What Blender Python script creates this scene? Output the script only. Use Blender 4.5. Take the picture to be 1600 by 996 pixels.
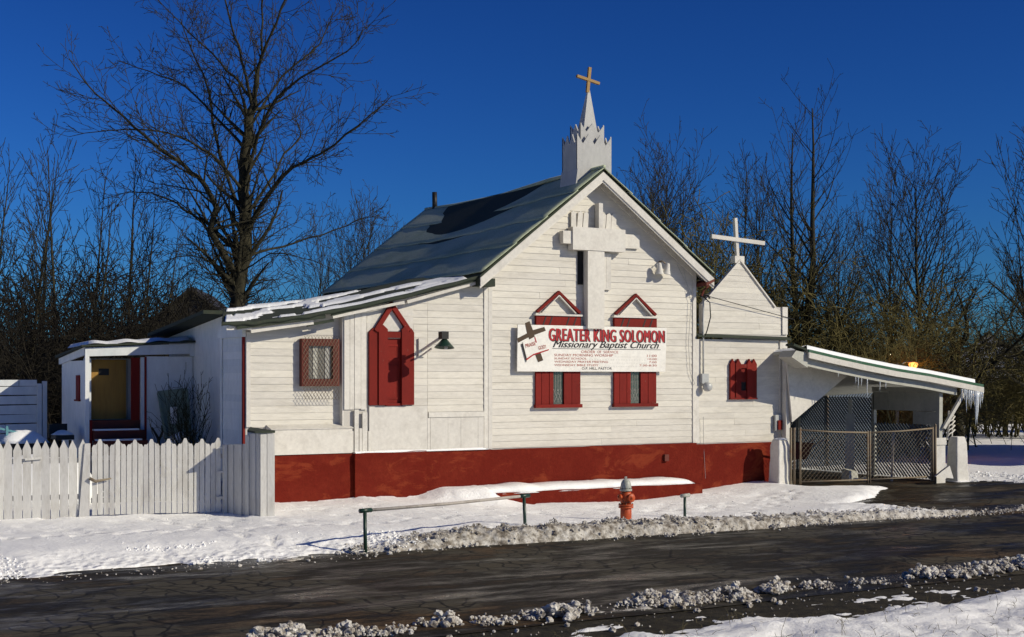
import bpy, math, random
import numpy as np
from mathutils import Vector, Matrix, Quaternion
R = math.radians
for o in list(bpy.data.objects): bpy.data.objects.remove(o)
SC = bpy.context.scene
COL = SC.collection
rng = random.Random(11)

# ---------------------------------------------------------------- camera, sky, sun
FPX, CXP, HYP = 2150.0, 800.0, 588.0
CAMP = Vector((-14.96, -26.8, 2.6))
_n = math.hypot(.8645, .5026); CC, SS = .8645/_n, .5026/_n
cd = bpy.data.cameras.new('camera'); cam = bpy.data.objects.new('camera', cd); COL.objects.link(cam)
cam.location = CAMP
cam.rotation_euler = (R(90), 0, -math.atan2(SS, CC))
cd.sensor_width = 36; cd.lens = FPX/1600*36; cd.shift_y = (HYP-498)/1600
cd.clip_end = 3000; cd.clip_start = .1
SC.camera = cam
SUN_AZ, SUN_EL = 40.0, 28.0            # azimuth from the front wall's normal towards +X
wd = bpy.data.worlds.new('World'); SC.world = wd; wd.use_nodes = True
nt = wd.node_tree
bg = nt.nodes['Background']
sky = nt.nodes.new('ShaderNodeTexSky'); sky.sky_type = 'NISHITA'; sky.sun_disc = False
sky.sun_elevation = R(SUN_EL); sky.altitude = 0; sky.air_density = 1.0; sky.dust_density = 0.15; sky.ozone_density = 2.0
# compass: sun direction in the ground plane is (sin az, -cos az); nishita rotation is measured from +Y clockwise
sky.sun_rotation = math.atan2(math.sin(R(SUN_AZ)), -math.cos(R(SUN_AZ)))
tint = nt.nodes.new('ShaderNodeMix'); tint.data_type = 'RGBA'; tint.blend_type = 'MULTIPLY'
tint.inputs[0].default_value = 1.0; tint.inputs[7].default_value = (.036, .112, .255, 1)
gam = nt.nodes.new('ShaderNodeGamma'); gam.inputs[1].default_value = 1.55; nt.links.new(sky.outputs[0], gam.inputs[0]); nt.links.new(gam.outputs[0], tint.inputs[6]); nt.links.new(tint.outputs[2], bg.inputs[0])
bg.inputs[1].default_value = 0.10
sd = bpy.data.lights.new('sun', 'SUN'); sun = bpy.data.objects.new('sun', sd); COL.objects.link(sun)
sd.energy = 4.25; sd.angle = R(.5); sd.color = (1.0, .91, .72)
sv = Vector((math.sin(R(SUN_AZ))*math.cos(R(SUN_EL)), -math.cos(R(SUN_AZ))*math.cos(R(SUN_EL)), math.sin(R(SUN_EL))))
sun.rotation_euler = sv.to_track_quat('Z', 'Y').to_euler(); sun.location = (20, -30, 25)
SC.view_settings.view_transform = 'Standard'; SC.view_settings.look = 'None'
SC.view_settings.exposure = 0.0; SC.view_settings.gamma = 1.0
SC.cycles.max_bounces = 6; SC.cycles.use_denoising = True

def ray(px, py):
    a = (px-CXP)/FPX; b = (HYP-py)/FPX
    return Vector((CC*a+SS, -SS*a+CC, b))
def at(px, py, y):
    d = ray(px, py); return CAMP + d*((y-CAMP.y)/d.y)
def atz(px, py, z):
    d = ray(px, py); return CAMP + d*((z-CAMP.z)/d.z)
def atd(px, py, depth):
    return CAMP + ray(px, py)*depth

# ---------------------------------------------------------------- helpers
WL = {}
def wloc(o): return WL.get(o.name, Vector((0, 0, 0))) if o else Vector((0, 0, 0))
def link(o, parent=None, world=(0, 0, 0)):
    COL.objects.link(o); w = Vector(world)
    if parent: o.parent = parent
    o.location = w - wloc(parent); WL[o.name] = w
    return o
ORD = ['first', 'second', 'third', 'fourth', 'fifth', 'sixth', 'seventh', 'eighth', 'ninth', 'tenth', 'eleventh', 'twelfth']
def tag(o, label=None, cat=None, group=None, kind=None):
    if label: o['label'] = label
    if cat: o['category'] = cat
    if group: o['group'] = group
    if kind: o['kind'] = kind
    return o
def thing(name, loc, label, cat, group=None):
    o = bpy.data.objects.new(name, None); o.empty_display_size = .2
    link(o, None, loc); return tag(o, label, cat, group)
def vx(v): return (v[0], v[1], v[2])
class MB:
    def __init__(s): s.v = []; s.f = []; s.mi = []; s.m = 0
    def add(s, vs, fs):
        b = len(s.v); s.v += [vx(v) for v in vs]; s.f += [tuple(i+b for i in f) for f in fs]; s.mi += [s.m]*len(fs); return s
    def box(s, lo, hi):
        x0, y0, z0 = lo; x1, y1, z1 = hi
        return s.add([(x0,y0,z0),(x1,y0,z0),(x1,y1,z0),(x0,y1,z0),(x0,y0,z1),(x1,y0,z1),(x1,y1,z1),(x0,y1,z1)],
                     [(0,3,2,1),(4,5,6,7),(0,1,5,4),(1,2,6,5),(2,3,7,6),(3,0,4,7)])
    def hexa(s, p):          # 8 corners, bottom 4 then top 4
        return s.add(p, [(0,3,2,1),(4,5,6,7),(0,1,5,4),(1,2,6,5),(2,3,7,6),(3,0,4,7)])
    def prism(s, pts, off):  # polygon (3d points) extruded by a vector
        n = len(pts); off = Vector(off)
        a = [Vector(p) for p in pts]; b = [p+off for p in a]
        return s.add(a+b, [tuple(range(n))[::-1], tuple(range(n, 2*n))] + [(i, (i+1) % n, n+(i+1) % n, n+i) for i in range(n)])
    def bar(s, a, b, w, h, up=(0, 0, 1)):
        a = Vector(a); b = Vector(b); d = (b-a).normalized(); u = Vector(up)
        r = d.cross(u)
        if r.length < 1e-4: r = d.cross(Vector((0, 1, 0)))
        r.normalize(); u = r.cross(d).normalized()
        r *= w/2; u *= h/2
        return s.hexa([a-r-u, a+r-u, b+r-u, b-r-u, a-r+u, a+r+u, b+r+u, b-r+u])
    def tube(s, pts, rad, n=6, cap=True):
        if not hasattr(rad, '__len__'): rad = [rad]*len(pts)
        pts = [Vector(p) for p in pts]; vs = []; ref = None
        for i, p in enumerate(pts):
            d = (pts[min(i+1, len(pts)-1)] - pts[max(i-1, 0)])
            if d.length < 1e-9: d = Vector((0, 0, 1))
            d.normalize()
            if ref is None: ref = Vector((1, 0, 0)) if abs(d.x) < .8 else Vector((0, 1, 0))
            u = d.cross(ref)
            if u.length < 1e-5: u = d.cross(Vector((.3, .5, .8)))
            u.normalize(); w = d.cross(u); ref = w.cross(d) if False else ref
            for k in range(n):
                t = 2*math.pi*k/n; vs.append(p + (u*math.cos(t)+w*math.sin(t))*rad[i])
        fs = []
        for i in range(len(pts)-1):
            for k in range(n):
                a = i*n+k; b = i*n+(k+1) % n
                fs.append((a, b, b+n, a+n))
        if cap and n > 2:
            fs.append(tuple(range(n))[::-1]); fs.append(tuple(range((len(pts)-1)*n, len(pts)*n)))
        return s.add(vs, fs)
    def lathe(s, prof, n=20, c=(0, 0, 0), axis='Z', scal=None):
        vs = []; fs = []
        for j, (r, h) in enumerate(prof):
            for k in range(n):
                t = 2*math.pi*k/n; rr = r*(scal(k, j) if scal else 1)
                q = (rr*math.cos(t), rr*math.sin(t), h)
                if axis == 'X': q = (q[2], q[0], q[1])
                if axis == 'Y': q = (q[1], -q[2], q[0]) if False else (q[0], -q[2], q[1])
                vs.append((c[0]+q[0], c[1]+q[1], c[2]+q[2]))
        for j in range(len(prof)-1):
            for k in range(n):
                a = j*n+k; b = j*n+(k+1) % n; fs.append((a, b, b+n, a+n))
        fs.append(tuple(range(n))[::-1]); fs.append(tuple(range((len(prof)-1)*n, len(prof)*n)))
        return s.add(vs, fs)
    def mesh(s, name, mats, smooth=False, org=(0, 0, 0)):
        me = bpy.data.meshes.new(name); o = org
        me.from_pydata([(v[0]-o[0], v[1]-o[1], v[2]-o[2]) for v in s.v], [], s.f)
        for m in (mats if isinstance(mats, (list, tuple)) else [mats]): me.materials.append(m)
        if any(s.mi): me.polygons.foreach_set('material_index', s.mi)
        if smooth: me.polygons.foreach_set('use_smooth', [True]*len(me.polygons))
        me.update(); return me
    def build(s, name, mats, parent=None, smooth=False, org=None):
        if org is None:
            if parent is not None and parent.type == 'EMPTY': org = wloc(parent)
            elif s.v:
                a = np.array(s.v); org = ((a[:,0].min()+a[:,0].max())/2, (a[:,1].min()+a[:,1].max())/2, a[:,2].min())
            else: org = (0, 0, 0)
        o = bpy.data.objects.new(name, s.mesh(name, mats, smooth, org)); return link(o, parent, org)
def fast_tubes(branches, mats, name):
    """many (points, radii, sides) tubes as one smooth mesh, built in numpy"""
    groups = {}
    for pts, rad, n in branches: groups.setdefault((len(pts), n), []).append((pts, rad))
    V = []; F = []; base = 0
    for (m_, n), L in groups.items():
        P = np.array([[tuple(p) for p in pts] for pts, _ in L]); Rd = np.array([list(r) for _, r in L])
        T_ = np.empty_like(P); T_[:, 1:-1] = P[:, 2:]-P[:, :-2]; T_[:, 0] = P[:, 1]-P[:, 0]; T_[:, -1] = P[:, -1]-P[:, -2]
        T_ /= np.linalg.norm(T_, axis=2, keepdims=True)+1e-9
        ref = np.where(np.abs(T_[:, :1, 0:1]) < .8, np.array([1., 0, 0]), np.array([0, 1., 0]))
        U = np.cross(T_, np.broadcast_to(ref, T_.shape)); U /= np.linalg.norm(U, axis=2, keepdims=True)+1e-9
        W_ = np.cross(T_, U); a = np.arange(n)*2*math.pi/n
        ring = P[:, :, None]+(U[:, :, None]*np.cos(a)[None, None, :, None]+W_[:, :, None]*np.sin(a)[None, None, :, None])*Rd[:, :, None, None]
        V.append(ring.reshape(-1, 3)); B = len(L)
        i = np.arange(m_-1)[:, None]*n; k = np.arange(n)[None, :]; k2 = (k+1) % n
        q = np.stack([i+k, i+k2, i+k2+n, i+k+n], -1).reshape(-1, 4)
        F.append((q[None]+(np.arange(B)*m_*n)[:, None, None]+base).reshape(-1, 4)); base += B*m_*n
    V = np.concatenate(V); F = np.concatenate(F)
    me = bpy.data.meshes.new(name); me.vertices.add(len(V)); me.vertices.foreach_set('co', V.ravel())
    me.loops.add(F.size); me.loops.foreach_set('vertex_index', F.ravel().astype(np.int32)); me.polygons.add(len(F))
    me.polygons.foreach_set('loop_start', (np.arange(len(F))*4).astype(np.int32)); me.polygons.foreach_set('use_smooth', np.ones(len(F), dtype=bool))
    me.materials.append(mats); me.update(calc_edges=True); return me
def inst(name, me, parent, world, rot=None, scale=None):
    o = bpy.data.objects.new(name, me); link(o, parent, world)
    if rot is not None: o.rotation_euler = rot
    if scale is not None: o.scale = scale
    return o

# numpy value noise
def _hash(ix, iy, seed):
    h = (ix.astype(np.int64)*374761393 + iy.astype(np.int64)*668265263 + seed*974634777) & 0xffffffff
    h = ((h ^ (h >> 13))*1274126177) & 0xffffffff
    return ((h ^ (h >> 16)) & 0xffff)/65535.0
def vnoise(x, y, seed=0):
    ix = np.floor(x); iy = np.floor(y); fx = x-ix; fy = y-iy
    fx = fx*fx*(3-2*fx); fy = fy*fy*(3-2*fy)
    a = _hash(ix, iy, seed); b = _hash(ix+1, iy, seed); c = _hash(ix, iy+1, seed); d = _hash(ix+1, iy+1, seed)
    return (a*(1-fx)+b*fx)*(1-fy)+(c*(1-fx)+d*fx)*fy
def fbm(x, y, seed=0, oct=4, g=.5):
    s = 0; a = 1; t = 0
    for k in range(oct):
        s = s + a*vnoise(x*(2**k)+k*17.3, y*(2**k)-k*9.1, seed+k); t += a; a *= g
    return s/t
def sst(e0, e1, x):
    t = np.clip((x-e0)/(e1-e0), 0, 1); return t*t*(3-2*t)

# ---------------------------------------------------------------- materials
def mat(name, base, rough=.7, spec=.3, metal=0.0):
    m = bpy.data.materials.new(name); m.use_nodes = True
    b = m.node_tree.nodes['Principled BSDF']
    b.inputs['Base Color'].default_value = (*base, 1); b.inputs['Roughness'].default_value = rough
    b.inputs['Specular IOR Level'].default_value = spec; b.inputs['Metallic'].default_value = metal
    return m
def N(m, t, **kw):
    n = m.node_tree.nodes.new(t)
    for k, v in kw.items(): setattr(n, k, v)
    return n
def Lk(m, a, b): m.node_tree.links.new(a, b)
def noise(m, scale, detail=5, rough=.55, stretch=(1, 1, 1), dist=0.0):
    g = N(m, 'ShaderNodeNewGeometry'); mp = N(m, 'ShaderNodeMapping'); mp.inputs['Scale'].default_value = stretch
    Lk(m, g.outputs['Position'], mp.inputs['Vector'])
    n = N(m, 'ShaderNodeTexNoise'); n.inputs['Scale'].default_value = scale; n.inputs['Detail'].default_value = detail
    n.inputs['Roughness'].default_value = rough; n.inputs['Distortion'].default_value = dist
    Lk(m, mp.outputs[0], n.inputs['Vector']); return n.outputs['Fac']
def ramp(m, fac, stops):
    r = N(m, 'ShaderNodeValToRGB'); Lk(m, fac, r.inputs[0]); e = r.color_ramp.elements
    while len(e) < len(stops): e.new(.5)
    for el, (p, c) in zip(e, stops):
        el.position = p; el.color = (*c, 1) if len(c) == 3 else c
    return r.outputs[0]
def mixc(m, fac, a, b, mode='MIX'):
    n = N(m, 'ShaderNodeMix', data_type='RGBA', blend_type=mode)
    for i, v in ((0, fac), (6, a), (7, b)):
        if hasattr(v, 'is_output'): Lk(m, v, n.inputs[i])
        elif i == 0: n.inputs[0].default_value = v
        else: n.inputs[i].default_value = (*v, 1)
    return n.outputs[2]
def bsdf(m): return m.node_tree.nodes['Principled BSDF']
def bump(m, h, strength=.3, dist=.02):
    b = N(m, 'ShaderNodeBump'); b.inputs['Strength'].default_value = strength; b.inputs['Distance'].default_value = dist
    Lk(m, h, b.inputs['Height']); Lk(m, b.outputs[0], bsdf(m).inputs['Normal'])
def setc(m, c): Lk(m, c, bsdf(m).inputs['Base Color'])
def G(v): return (v, v, v)
def weathered(name, base, dirt, amt=.5, scale=3.0, stretch=(1, 1, 1), rough=.65, bs=.25, bd=.006, spec=.3, fine=60):
    m = mat(name, base, rough, spec)
    n1 = noise(m, scale, 6, .65, stretch, .4); n2 = noise(m, scale*6, 4, .6, stretch)
    f = ramp(m, n1, [(.48, G(0)), (.75, G(amt))])
    c = mixc(m, f, base, dirt)
    f2 = ramp(m, n2, [(.3, G(.86)), (.7, G(1.0))])
    setc(m, mixc(m, 1.0, c, f2, 'MULTIPLY'))
    bump(m, noise(m, fine, 4, .6), bs, bd); return m
M = {}
M['white'] = weathered('white_clapboard_paint', (.66, .63, .56), (.42, .39, .33), .5, 1.6, (.5, 1, 2.2), .6)
def sidingwear():
    m = M['white']; src = bsdf(m).inputs['Base Color'].links[0].from_socket
    f = ramp(m, noise(m, 3.0, 9, .75, (1.6, 1, .5), .6), [(.63, G(0)), (.70, G(.35)), (.82, G(.6))]); c = mixc(m, f, src, (.40, .38, .33))
    f2 = ramp(m, noise(m, 11, 8, .75, (.5, 1, 2.0)), [(.68, G(0)), (.71, G(.55))]); c = mixc(m, f2, c, (.30, .27, .22))
    Lk(m, c, bsdf(m).inputs['Base Color'])
sidingwear()
M['trim'] = weathered('white_trim_paint', (.66, .635, .575), (.43, .40, .35), .5, 2.5, (1, 1, 1), .55)
M['pickets'] = weathered('white_picket_paint', (.60, .59, .56), (.35, .32, .27), .6, 3.0, (2, 2, .5), .7)
M['shed'] = weathered('faded_white_board', (.74, .76, .76), (.46, .58, .60), .6, 1.2, (1, 1, .5), .6)
M['steeple'] = weathered('steeple_grey_white', (.43, .43, .42), (.30, .30, .29), .6, 3, (1, 1, .4), .6)
M['redbase'] = weathered('red_masonry_paint', (.135, .014, .008), (.19, .026, .013), .7, 2.2, (1, 1, 1), .85, .8, .012, .06, 22)
def redwear():
    m = M['redbase']; src = bsdf(m).inputs['Base Color'].links[0].from_socket
    f = ramp(m, noise(m, 1.1, 8, .7, (1, 1, 2.0), .8), [(.54, G(0)), (.62, G(.55)), (.8, G(.7))]); c = mixc(m, f, src, (.24, .045, .018))
    f2 = ramp(m, noise(m, 5, 8, .75), [(.66, G(0)), (.72, G(.6))]); c = mixc(m, f2, c, (.10, .03, .02))
    f3 = ramp(m, noise(m, 3.3, 6, .7), [(.74, G(0)), (.76, G(.8))]); c = mixc(m, f3, c, (.22, .20, .17))
    Lk(m, c, bsdf(m).inputs['Base Color'])
redwear()
M['red'] = weathered('red_trim_paint', (.20, .018, .013), (.13, .014, .011), .6, 5, (1, 1, .4), .7, .25, .006, .12)
M['brownred'] = weathered('brown_red_frame', (.13, .026, .015), (.07, .018, .013), .7, 6)
def individual(m, lo, hi):
    src = bsdf(m).inputs['Base Color'].links[0].from_socket; oi = N(m, 'ShaderNodeObjectInfo')
    Lk(m, mixc(m, 1, src, ramp(m, oi.outputs['Random'], [(0, lo), (1, hi)]), 'MULTIPLY'), bsdf(m).inputs['Base Color'])
individual(M['white'], (.90, .90, .91), (1.04, 1.04, 1.03)); individual(M['pickets'], (.84, .84, .86), (1.06, 1.06, 1.05)); individual(M['trim'], (.93, .93, .94), (1.03, 1.03, 1.03)); individual(M['shed'], (.88, .90, .92), (1.05, 1.04, 1.03))
def chips(m, c0):
    src = bsdf(m).inputs['Base Color'].links[0].from_socket
    f = ramp(m, noise(m, 13, 8, .78, (1.4, 1, .6)), [(.655, G(0)), (.675, G(.65))]); Lk(m, mixc(m, f, src, c0), bsdf(m).inputs['Base Color'])
chips(M['red'], (.30, .22, .18)); individual(M['red'], (.82, .82, .82), (1.12, 1.1, 1.1)); chips(M['pickets'], (.30, .26, .20))
M['slab'] = mat('wall_core', (.5, .48, .44), .9)
M['dark'] = mat('dark_interior', (.012, .012, .013), .9)
def roofmat():
    m = mat('green_roll_roofing', (.10, .13, .105), .85, .2)
    n = noise(m, 1.1, 6, .65, (1, .5, 1), .5); n2 = noise(m, 40, 3)
    c = ramp(m, n, [(.3, (.30, .36, .25)), (.55, (.45, .50, .36)), (.75, (.54, .56, .42))])
    setc(m, mixc(m, 1, c, ramp(m, n2, [(.3, G(.7)), (.7, G(1.1))]), 'MULTIPLY')); bump(m, noise(m, 9, 6, .6), .5, .02); return m
M['roof'] = roofmat()
M['roofedge'] = weathered('dark_roof_edge', (.035, .045, .032), (.07, .07, .05), .6, 8, (1, 1, 1), .9)
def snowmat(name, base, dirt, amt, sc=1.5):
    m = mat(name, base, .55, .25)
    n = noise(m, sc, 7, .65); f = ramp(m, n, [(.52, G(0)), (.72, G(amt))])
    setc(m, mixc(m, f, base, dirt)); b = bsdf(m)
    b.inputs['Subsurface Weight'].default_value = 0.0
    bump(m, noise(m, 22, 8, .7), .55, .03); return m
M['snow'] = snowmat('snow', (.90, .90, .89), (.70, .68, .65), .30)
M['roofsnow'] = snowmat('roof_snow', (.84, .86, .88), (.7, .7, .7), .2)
def slush():
    m = mat('dirty_snow', (.5, .48, .45), .7, .25)
    n = noise(m, 7, 8, .7); n2 = noise(m, 30, 5, .7)
    c = ramp(m, n, [(.32, (.10, .08, .06)), (.42, (.34, .30, .25)), (.52, (.58, .55, .50)), (.68, (.80, .78, .74))])
    setc(m, mixc(m, 1, c, ramp(m, n2, [(.33, G(.55)), (.5, G(1.0))]), 'MULTIPLY')); bump(m, n2, .7, .03); return m
M['slush'] = slush()
def groundsnow():
    m = mat('ground_snow', (.9, .9, .89), .55, .25)
    n = noise(m, 1.5, 7, .65); clean = mixc(m, ramp(m, n, [(.52, G(0)), (.72, G(.28))]), (.95, .95, .94), (.80, .79, .77))
    nd = noise(m, 6, 8, .72); n2 = noise(m, 26, 5, .7)
    dirty = ramp(m, nd, [(.34, (.07, .055, .04)), (.44, (.26, .23, .19)), (.54, (.50, .47, .42)), (.68, (.72, .70, .66))])
    dirty = mixc(m, 1, dirty, ramp(m, n2, [(.33, G(.5)), (.5, G(1.0))]), 'MULTIPLY')
    at_ = N(m, 'ShaderNodeAttribute'); at_.attribute_name = 'grime'
    setc(m, mixc(m, at_.outputs['Fac'], clean, dirty)); g = N(m, 'ShaderNodeNewGeometry'); vo = N(m, 'ShaderNodeTexVoronoi', feature='SMOOTH_F1'); vo.inputs['Scale'].default_value = 8.5; Lk(m, g.outputs['Position'], vo.inputs['Vector'])
    ca = N(m, 'ShaderNodeAttribute'); ca.attribute_name = 'crust'
    mu = N(m, 'ShaderNodeMath', operation='MULTIPLY'); Lk(m, vo.outputs['Distance'], mu.inputs[0]); Lk(m, ca.outputs['Fac'], mu.inputs[1])
    ma = N(m, 'ShaderNodeMath', operation='MULTIPLY_ADD'); Lk(m, mu.outputs[0], ma.inputs[0]); ma.inputs[1].default_value = -2.2; Lk(m, noise(m, 9, 9, .72), ma.inputs[2])
    bump(m, ma.outputs[0], .55, .06); return m
M['groundsnow'] = groundsnow()
def asphalt():
    m = mat('wet_asphalt', (.04, .04, .04), .5, .18)
    g = N(m, 'ShaderNodeNewGeometry')
    n1 = noise(m, .75, 11, .74, (.42, 1.5, 1), .25)     # dried salt and grit lying in bands along the road
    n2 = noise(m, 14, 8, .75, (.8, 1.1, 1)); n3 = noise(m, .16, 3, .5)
    fine = noise(m, 40, 5, .75)
    base = ramp(m, n1, [(.40, (.0075, .0075, .0048)), (.535, (.015, .0135, .0085)), (.555, (.036, .029, .020)), (.60, (.060, .048, .034)), (.72, (.12, .098, .072))])
    base = mixc(m, 1, base, ramp(m, n2, [(.36, G(.45)), (.62, G(1.35))]), 'MULTIPLY')
    base = mixc(m, ramp(m, n3, [(.42, G(0)), (.6, G(.7))]), base, mixc(m, 1, base, (1.5, 1.05, .55), 'MULTIPLY'))  # warm orange tint in broad random patches, standing in for lamp glow
    base = mixc(m, 1, base, ramp(m, fine, [(.3, G(.5)), (.7, G(1.5))]), 'MULTIPLY')
    nw = N(m, 'ShaderNodeTexNoise'); nw.inputs['Scale'].default_value = 1.3; Lk(m, g.outputs['Position'], nw.inputs['Vector'])
    va = N(m, 'ShaderNodeVectorMath', operation='MULTIPLY_ADD'); va.inputs[1].default_value = (.5, .5, 0)
    Lk(m, nw.outputs['Color'], va.inputs[0]); Lk(m, g.outputs['Position'], va.inputs[2])
    vo = N(m, 'ShaderNodeTexVoronoi', feature='DISTANCE_TO_EDGE'); vo.inputs['Scale'].default_value = 3.0; Lk(m, va.outputs[0], vo.inputs['Vector'])
    ck = ramp(m, vo.outputs['Distance'], [(.0, G(0)), (.03, G(0)), (.075, G(1))])
    msk = ramp(m, noise(m, .40, 4, .6), [(.46, G(0)), (.50, G(1))])
    ckm = mixc(m, msk, ck, G(1))
    vo2 = N(m, 'ShaderNodeTexVoronoi', feature='DISTANCE_TO_EDGE'); vo2.inputs['Scale'].default_value = .55; Lk(m, va.outputs[0], vo2.inputs['Vector'])
    ckm = mixc(m, 1, ckm, ramp(m, vo2.outputs['Distance'], [(.0, G(0)), (.006, G(0)), (.016, G(1))]), 'MULTIPLY')
    # grey slush film dried on in thin streaks
    sl_ = ramp(m, noise(m, 1.3, 10, .78, (.45, 2.0, 1), .3), [(.62, G(0)), (.64, G(.45)), (.8, G(.6))]); base = mixc(m, sl_, base, (.14, .125, .11))
    base = mixc(m, ramp(m, noise(m, .40, 4, .6), [(.46, G(.8)), (.50, G(0))]), base, mixc(m, n2, (.034, .031, .021), (.10, .088, .062)))
    setc(m, mixc(m, 1, base, ramp(m, ckm, [(0, G(.2)), (1, G(1))]), 'MULTIPLY'))
    rg = ramp(m, n1, [(.38, G(.22)), (.46, G(.45)), (.53, G(.75)), (.62, G(.9))]); Lk(m, rg, bsdf(m).inputs['Roughness'])
    ad = N(m, 'ShaderNodeMath', operation='MULTIPLY'); Lk(m, fine, ad.inputs[0]); Lk(m, ckm, ad.inputs[1])
    bump(m, ad.outputs[0], .5, .012); return m
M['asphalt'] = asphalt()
def dirtmat():
    m = mat('frozen_dirt', (.03, .026, .018), .9, .2); n = noise(m, 5, 8, .7)
    setc(m, ramp(m, n, [(.35, (.012, .011, .008)), (.6, (.045, .038, .024)), (.75, (.09, .075, .05))])); bump(m, noise(m, 18, 6, .7), .8, .05); return m
M['dirt'] = dirtmat()
def bark(name, a, b):
    m = mat(name, a, .9, .1); setc(m, ramp(m, noise(m, 6, 5, .6, (1, 1, .35)), [(.35, a), (.7, b)])); bump(m, noise(m, 14, 4, .6, (1, 1, .3)), .6, .03); return m
M['bark'] = bark('dark_bark', (.022, .021, .014), (.052, .047, .030))
M['bark_dark'] = bark('blackish_bark', (.012, .011, .009), (.030, .026, .019))
M['bark_olive'] = bark('olive_twig_bark', (.085, .075, .028), (.17, .145, .058))
M['bark_brown'] = bark('brown_bark', (.024, .023, .016), (.058, .052, .034))
M['door'] = weathered('ochre_plywood', (.33, .185, .036), (.19, .095, .02), .7, 2.0, (2.5, 1, .35), .6)
M['steel'] = mat('galvanised_steel', (.22, .23, .22), .5, .4, .5)
M['rust'] = weathered('weathered_steel', (.22, .18, .125), (.18, .09, .04), .8, 5)
M['green'] = weathered('dark_green_enamel', (.010, .036, .022), (.02, .028, .022), .6, 10, (1, 1, 1), .4, .2, .003, .5)
M['rail'] = weathered('worn_rail', (.42, .38, .34), (.15, .13, .11), .8, 4)
M['orange'] = weathered('hydrant_orange', (.46, .070, .012), (.22, .032, .010), .7, 9, (1, 1, 1), .5, .3, .004, .4)
M['hydgrey'] = weathered('hydrant_bonnet_silver', (.40, .41, .36), (.22, .24, .22), .7, 12, (1, 1, 1), .45, .3, .004, .5)
M['black'] = mat('black_paint', (.015, .014, .013), .5)
M['gold'] = weathered('gold_paint', (.28, .15, .018), (.17, .09, .012), .6, 9, (1, 1, 1), .45)
M['signwhite'] = weathered('sign_white', (.82, .80, .74), (.66, .62, .54), .35, 2, (1, 1, 1), .4, .05, .002)
M['signred'] = mat('sign_red', (.36, .012, .014), .45)
M['signblack'] = mat('sign_black', (.012, .011, .011), .45)
M['signbrown'] = mat('sign_brown', (.055, .030, .012), .5)
M['signorange'] = mat('sign_rust_lettering', (.38, .085, .05), .5)
M['signgrey'] = mat('sign_grey', (.33, .33, .31), .5)
def glass(name, base, rough=.08):
    m = mat(name, base, rough, .6); bump(m, noise(m, 9, 2), .15, .01); return m
M['glass'] = glass('dark_leaded_glass', (.045, .06, .05))
M['pane'] = glass('curtained_pane', (.16, .15, .125), .25)
M['came'] = mat('lead_came', (.28, .28, .25), .5)
M['wire'] = mat('guard_wire', (.16, .13, .09), .6, .4, .3)
M['bell'] = weathered('white_bell_enamel', (.66, .64, .58), (.40, .38, .34), .6, 9)
M['ice'] = mat('icicle_ice', (.85, .90, .95), .12, .6)
bsdf(M['ice']).inputs['Transmission Weight'].default_value = .35; bsdf(M['ice']).inputs['IOR'].default_value = 1.31
M['greenedge'] = weathered('green_drip_edge', (.02, .095, .045), (.12, .16, .15), .7, 5)
M['carport'] = weathered('grey_white_boards', (.46, .46, .41), (.28, .28, .24), .6, 2, (1, 1, 1), .7)
M['concrete'] = weathered('whitewashed_concrete', (.72, .70, .65), (.46, .43, .38), .6, 3, (1, 1, 1), .85, .7, .01)
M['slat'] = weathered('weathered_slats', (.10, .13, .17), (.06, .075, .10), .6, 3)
M['screen'] = weathered('faded_green_screen', (.20, .27, .23), (.12, .17, .15), .6, 6)
M['shrub'] = bark('shrub_stem', (.030, .028, .012), (.070, .062, .024))
M['meter'] = mat('meter_grey', (.40, .41, .40), .35, .5)
M['bulb'] = mat('lit_bulb', (1, .5, .2), .5)
bsdf(M['bulb']).inputs['Emission Color'].default_value = (1, .30, .06, 1); bsdf(M['bulb']).inputs['Emission Strength'].default_value = 3.2
M['farwall'] = mat('far_house_white', (.55, .55, .53), .8)
M['fardark'] = weathered('far_house_dark', (.030, .028, .026), (.05, .045, .04), .5, 2)
M['weed'] = bark('dead_weed', (.05, .045, .025), (.13, .11, .06))
M['turq'] = mat('faded_turquoise', (.10, .26, .30), .6)

# ---------------------------------------------------------------- ground, road
def base_ground(x, y):
    b = np.interp(x, [-30, -3, 0, 3, 6, 7.6, 9, 13, 40], [0, 0, -.18, -.25, -.17, -.03, -.05, -.15, -.15])
    return b*sst(-8, -3, y)*1.0
def road_edges(x):
    w = fbm(x*.5, x*0+3.3, 5, 3)-.5
    far = -7.35 + .35*w + np.interp(x, [-14, -9, -7.5, -4, 0, 6, 12], [0.1, .25, .30, .25, .05, -.1, -.2]) + .5*(fbm(x*1.9, x*0+1.3, 15, 3)-.5)*(x < -5)
    near = -13.15 + .5*(fbm(x*.7, x*0+8.1, 9, 3)-.5)
    return far, near
FOOT = []
_rf = random.Random(44)
def trail(a, b, n):
    for k in range(n):
        t = (k+.5)/n; d = math.atan2(b[1]-a[1], b[0]-a[0]); s_ = .11 if k % 2 else -.11
        FOOT.append((a[0]+(b[0]-a[0])*t-math.sin(d)*s_+_rf.gauss(0, .04), a[1]+(b[1]-a[1])*t+math.cos(d)*s_+_rf.gauss(0, .04), d+_rf.gauss(0, .2)))
trail((-8.0, -1.6), (-6.9, -6.9), 13); trail((-11.5, -3.6), (-4.5, -4.4), 19); trail((-4.5, -4.4), (1.5, -3.6), 15); trail((1.5, -3.6), (7.0, -2.6), 14); trail((2.5, -5.8), (7.2, -2.0), 14)
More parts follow.
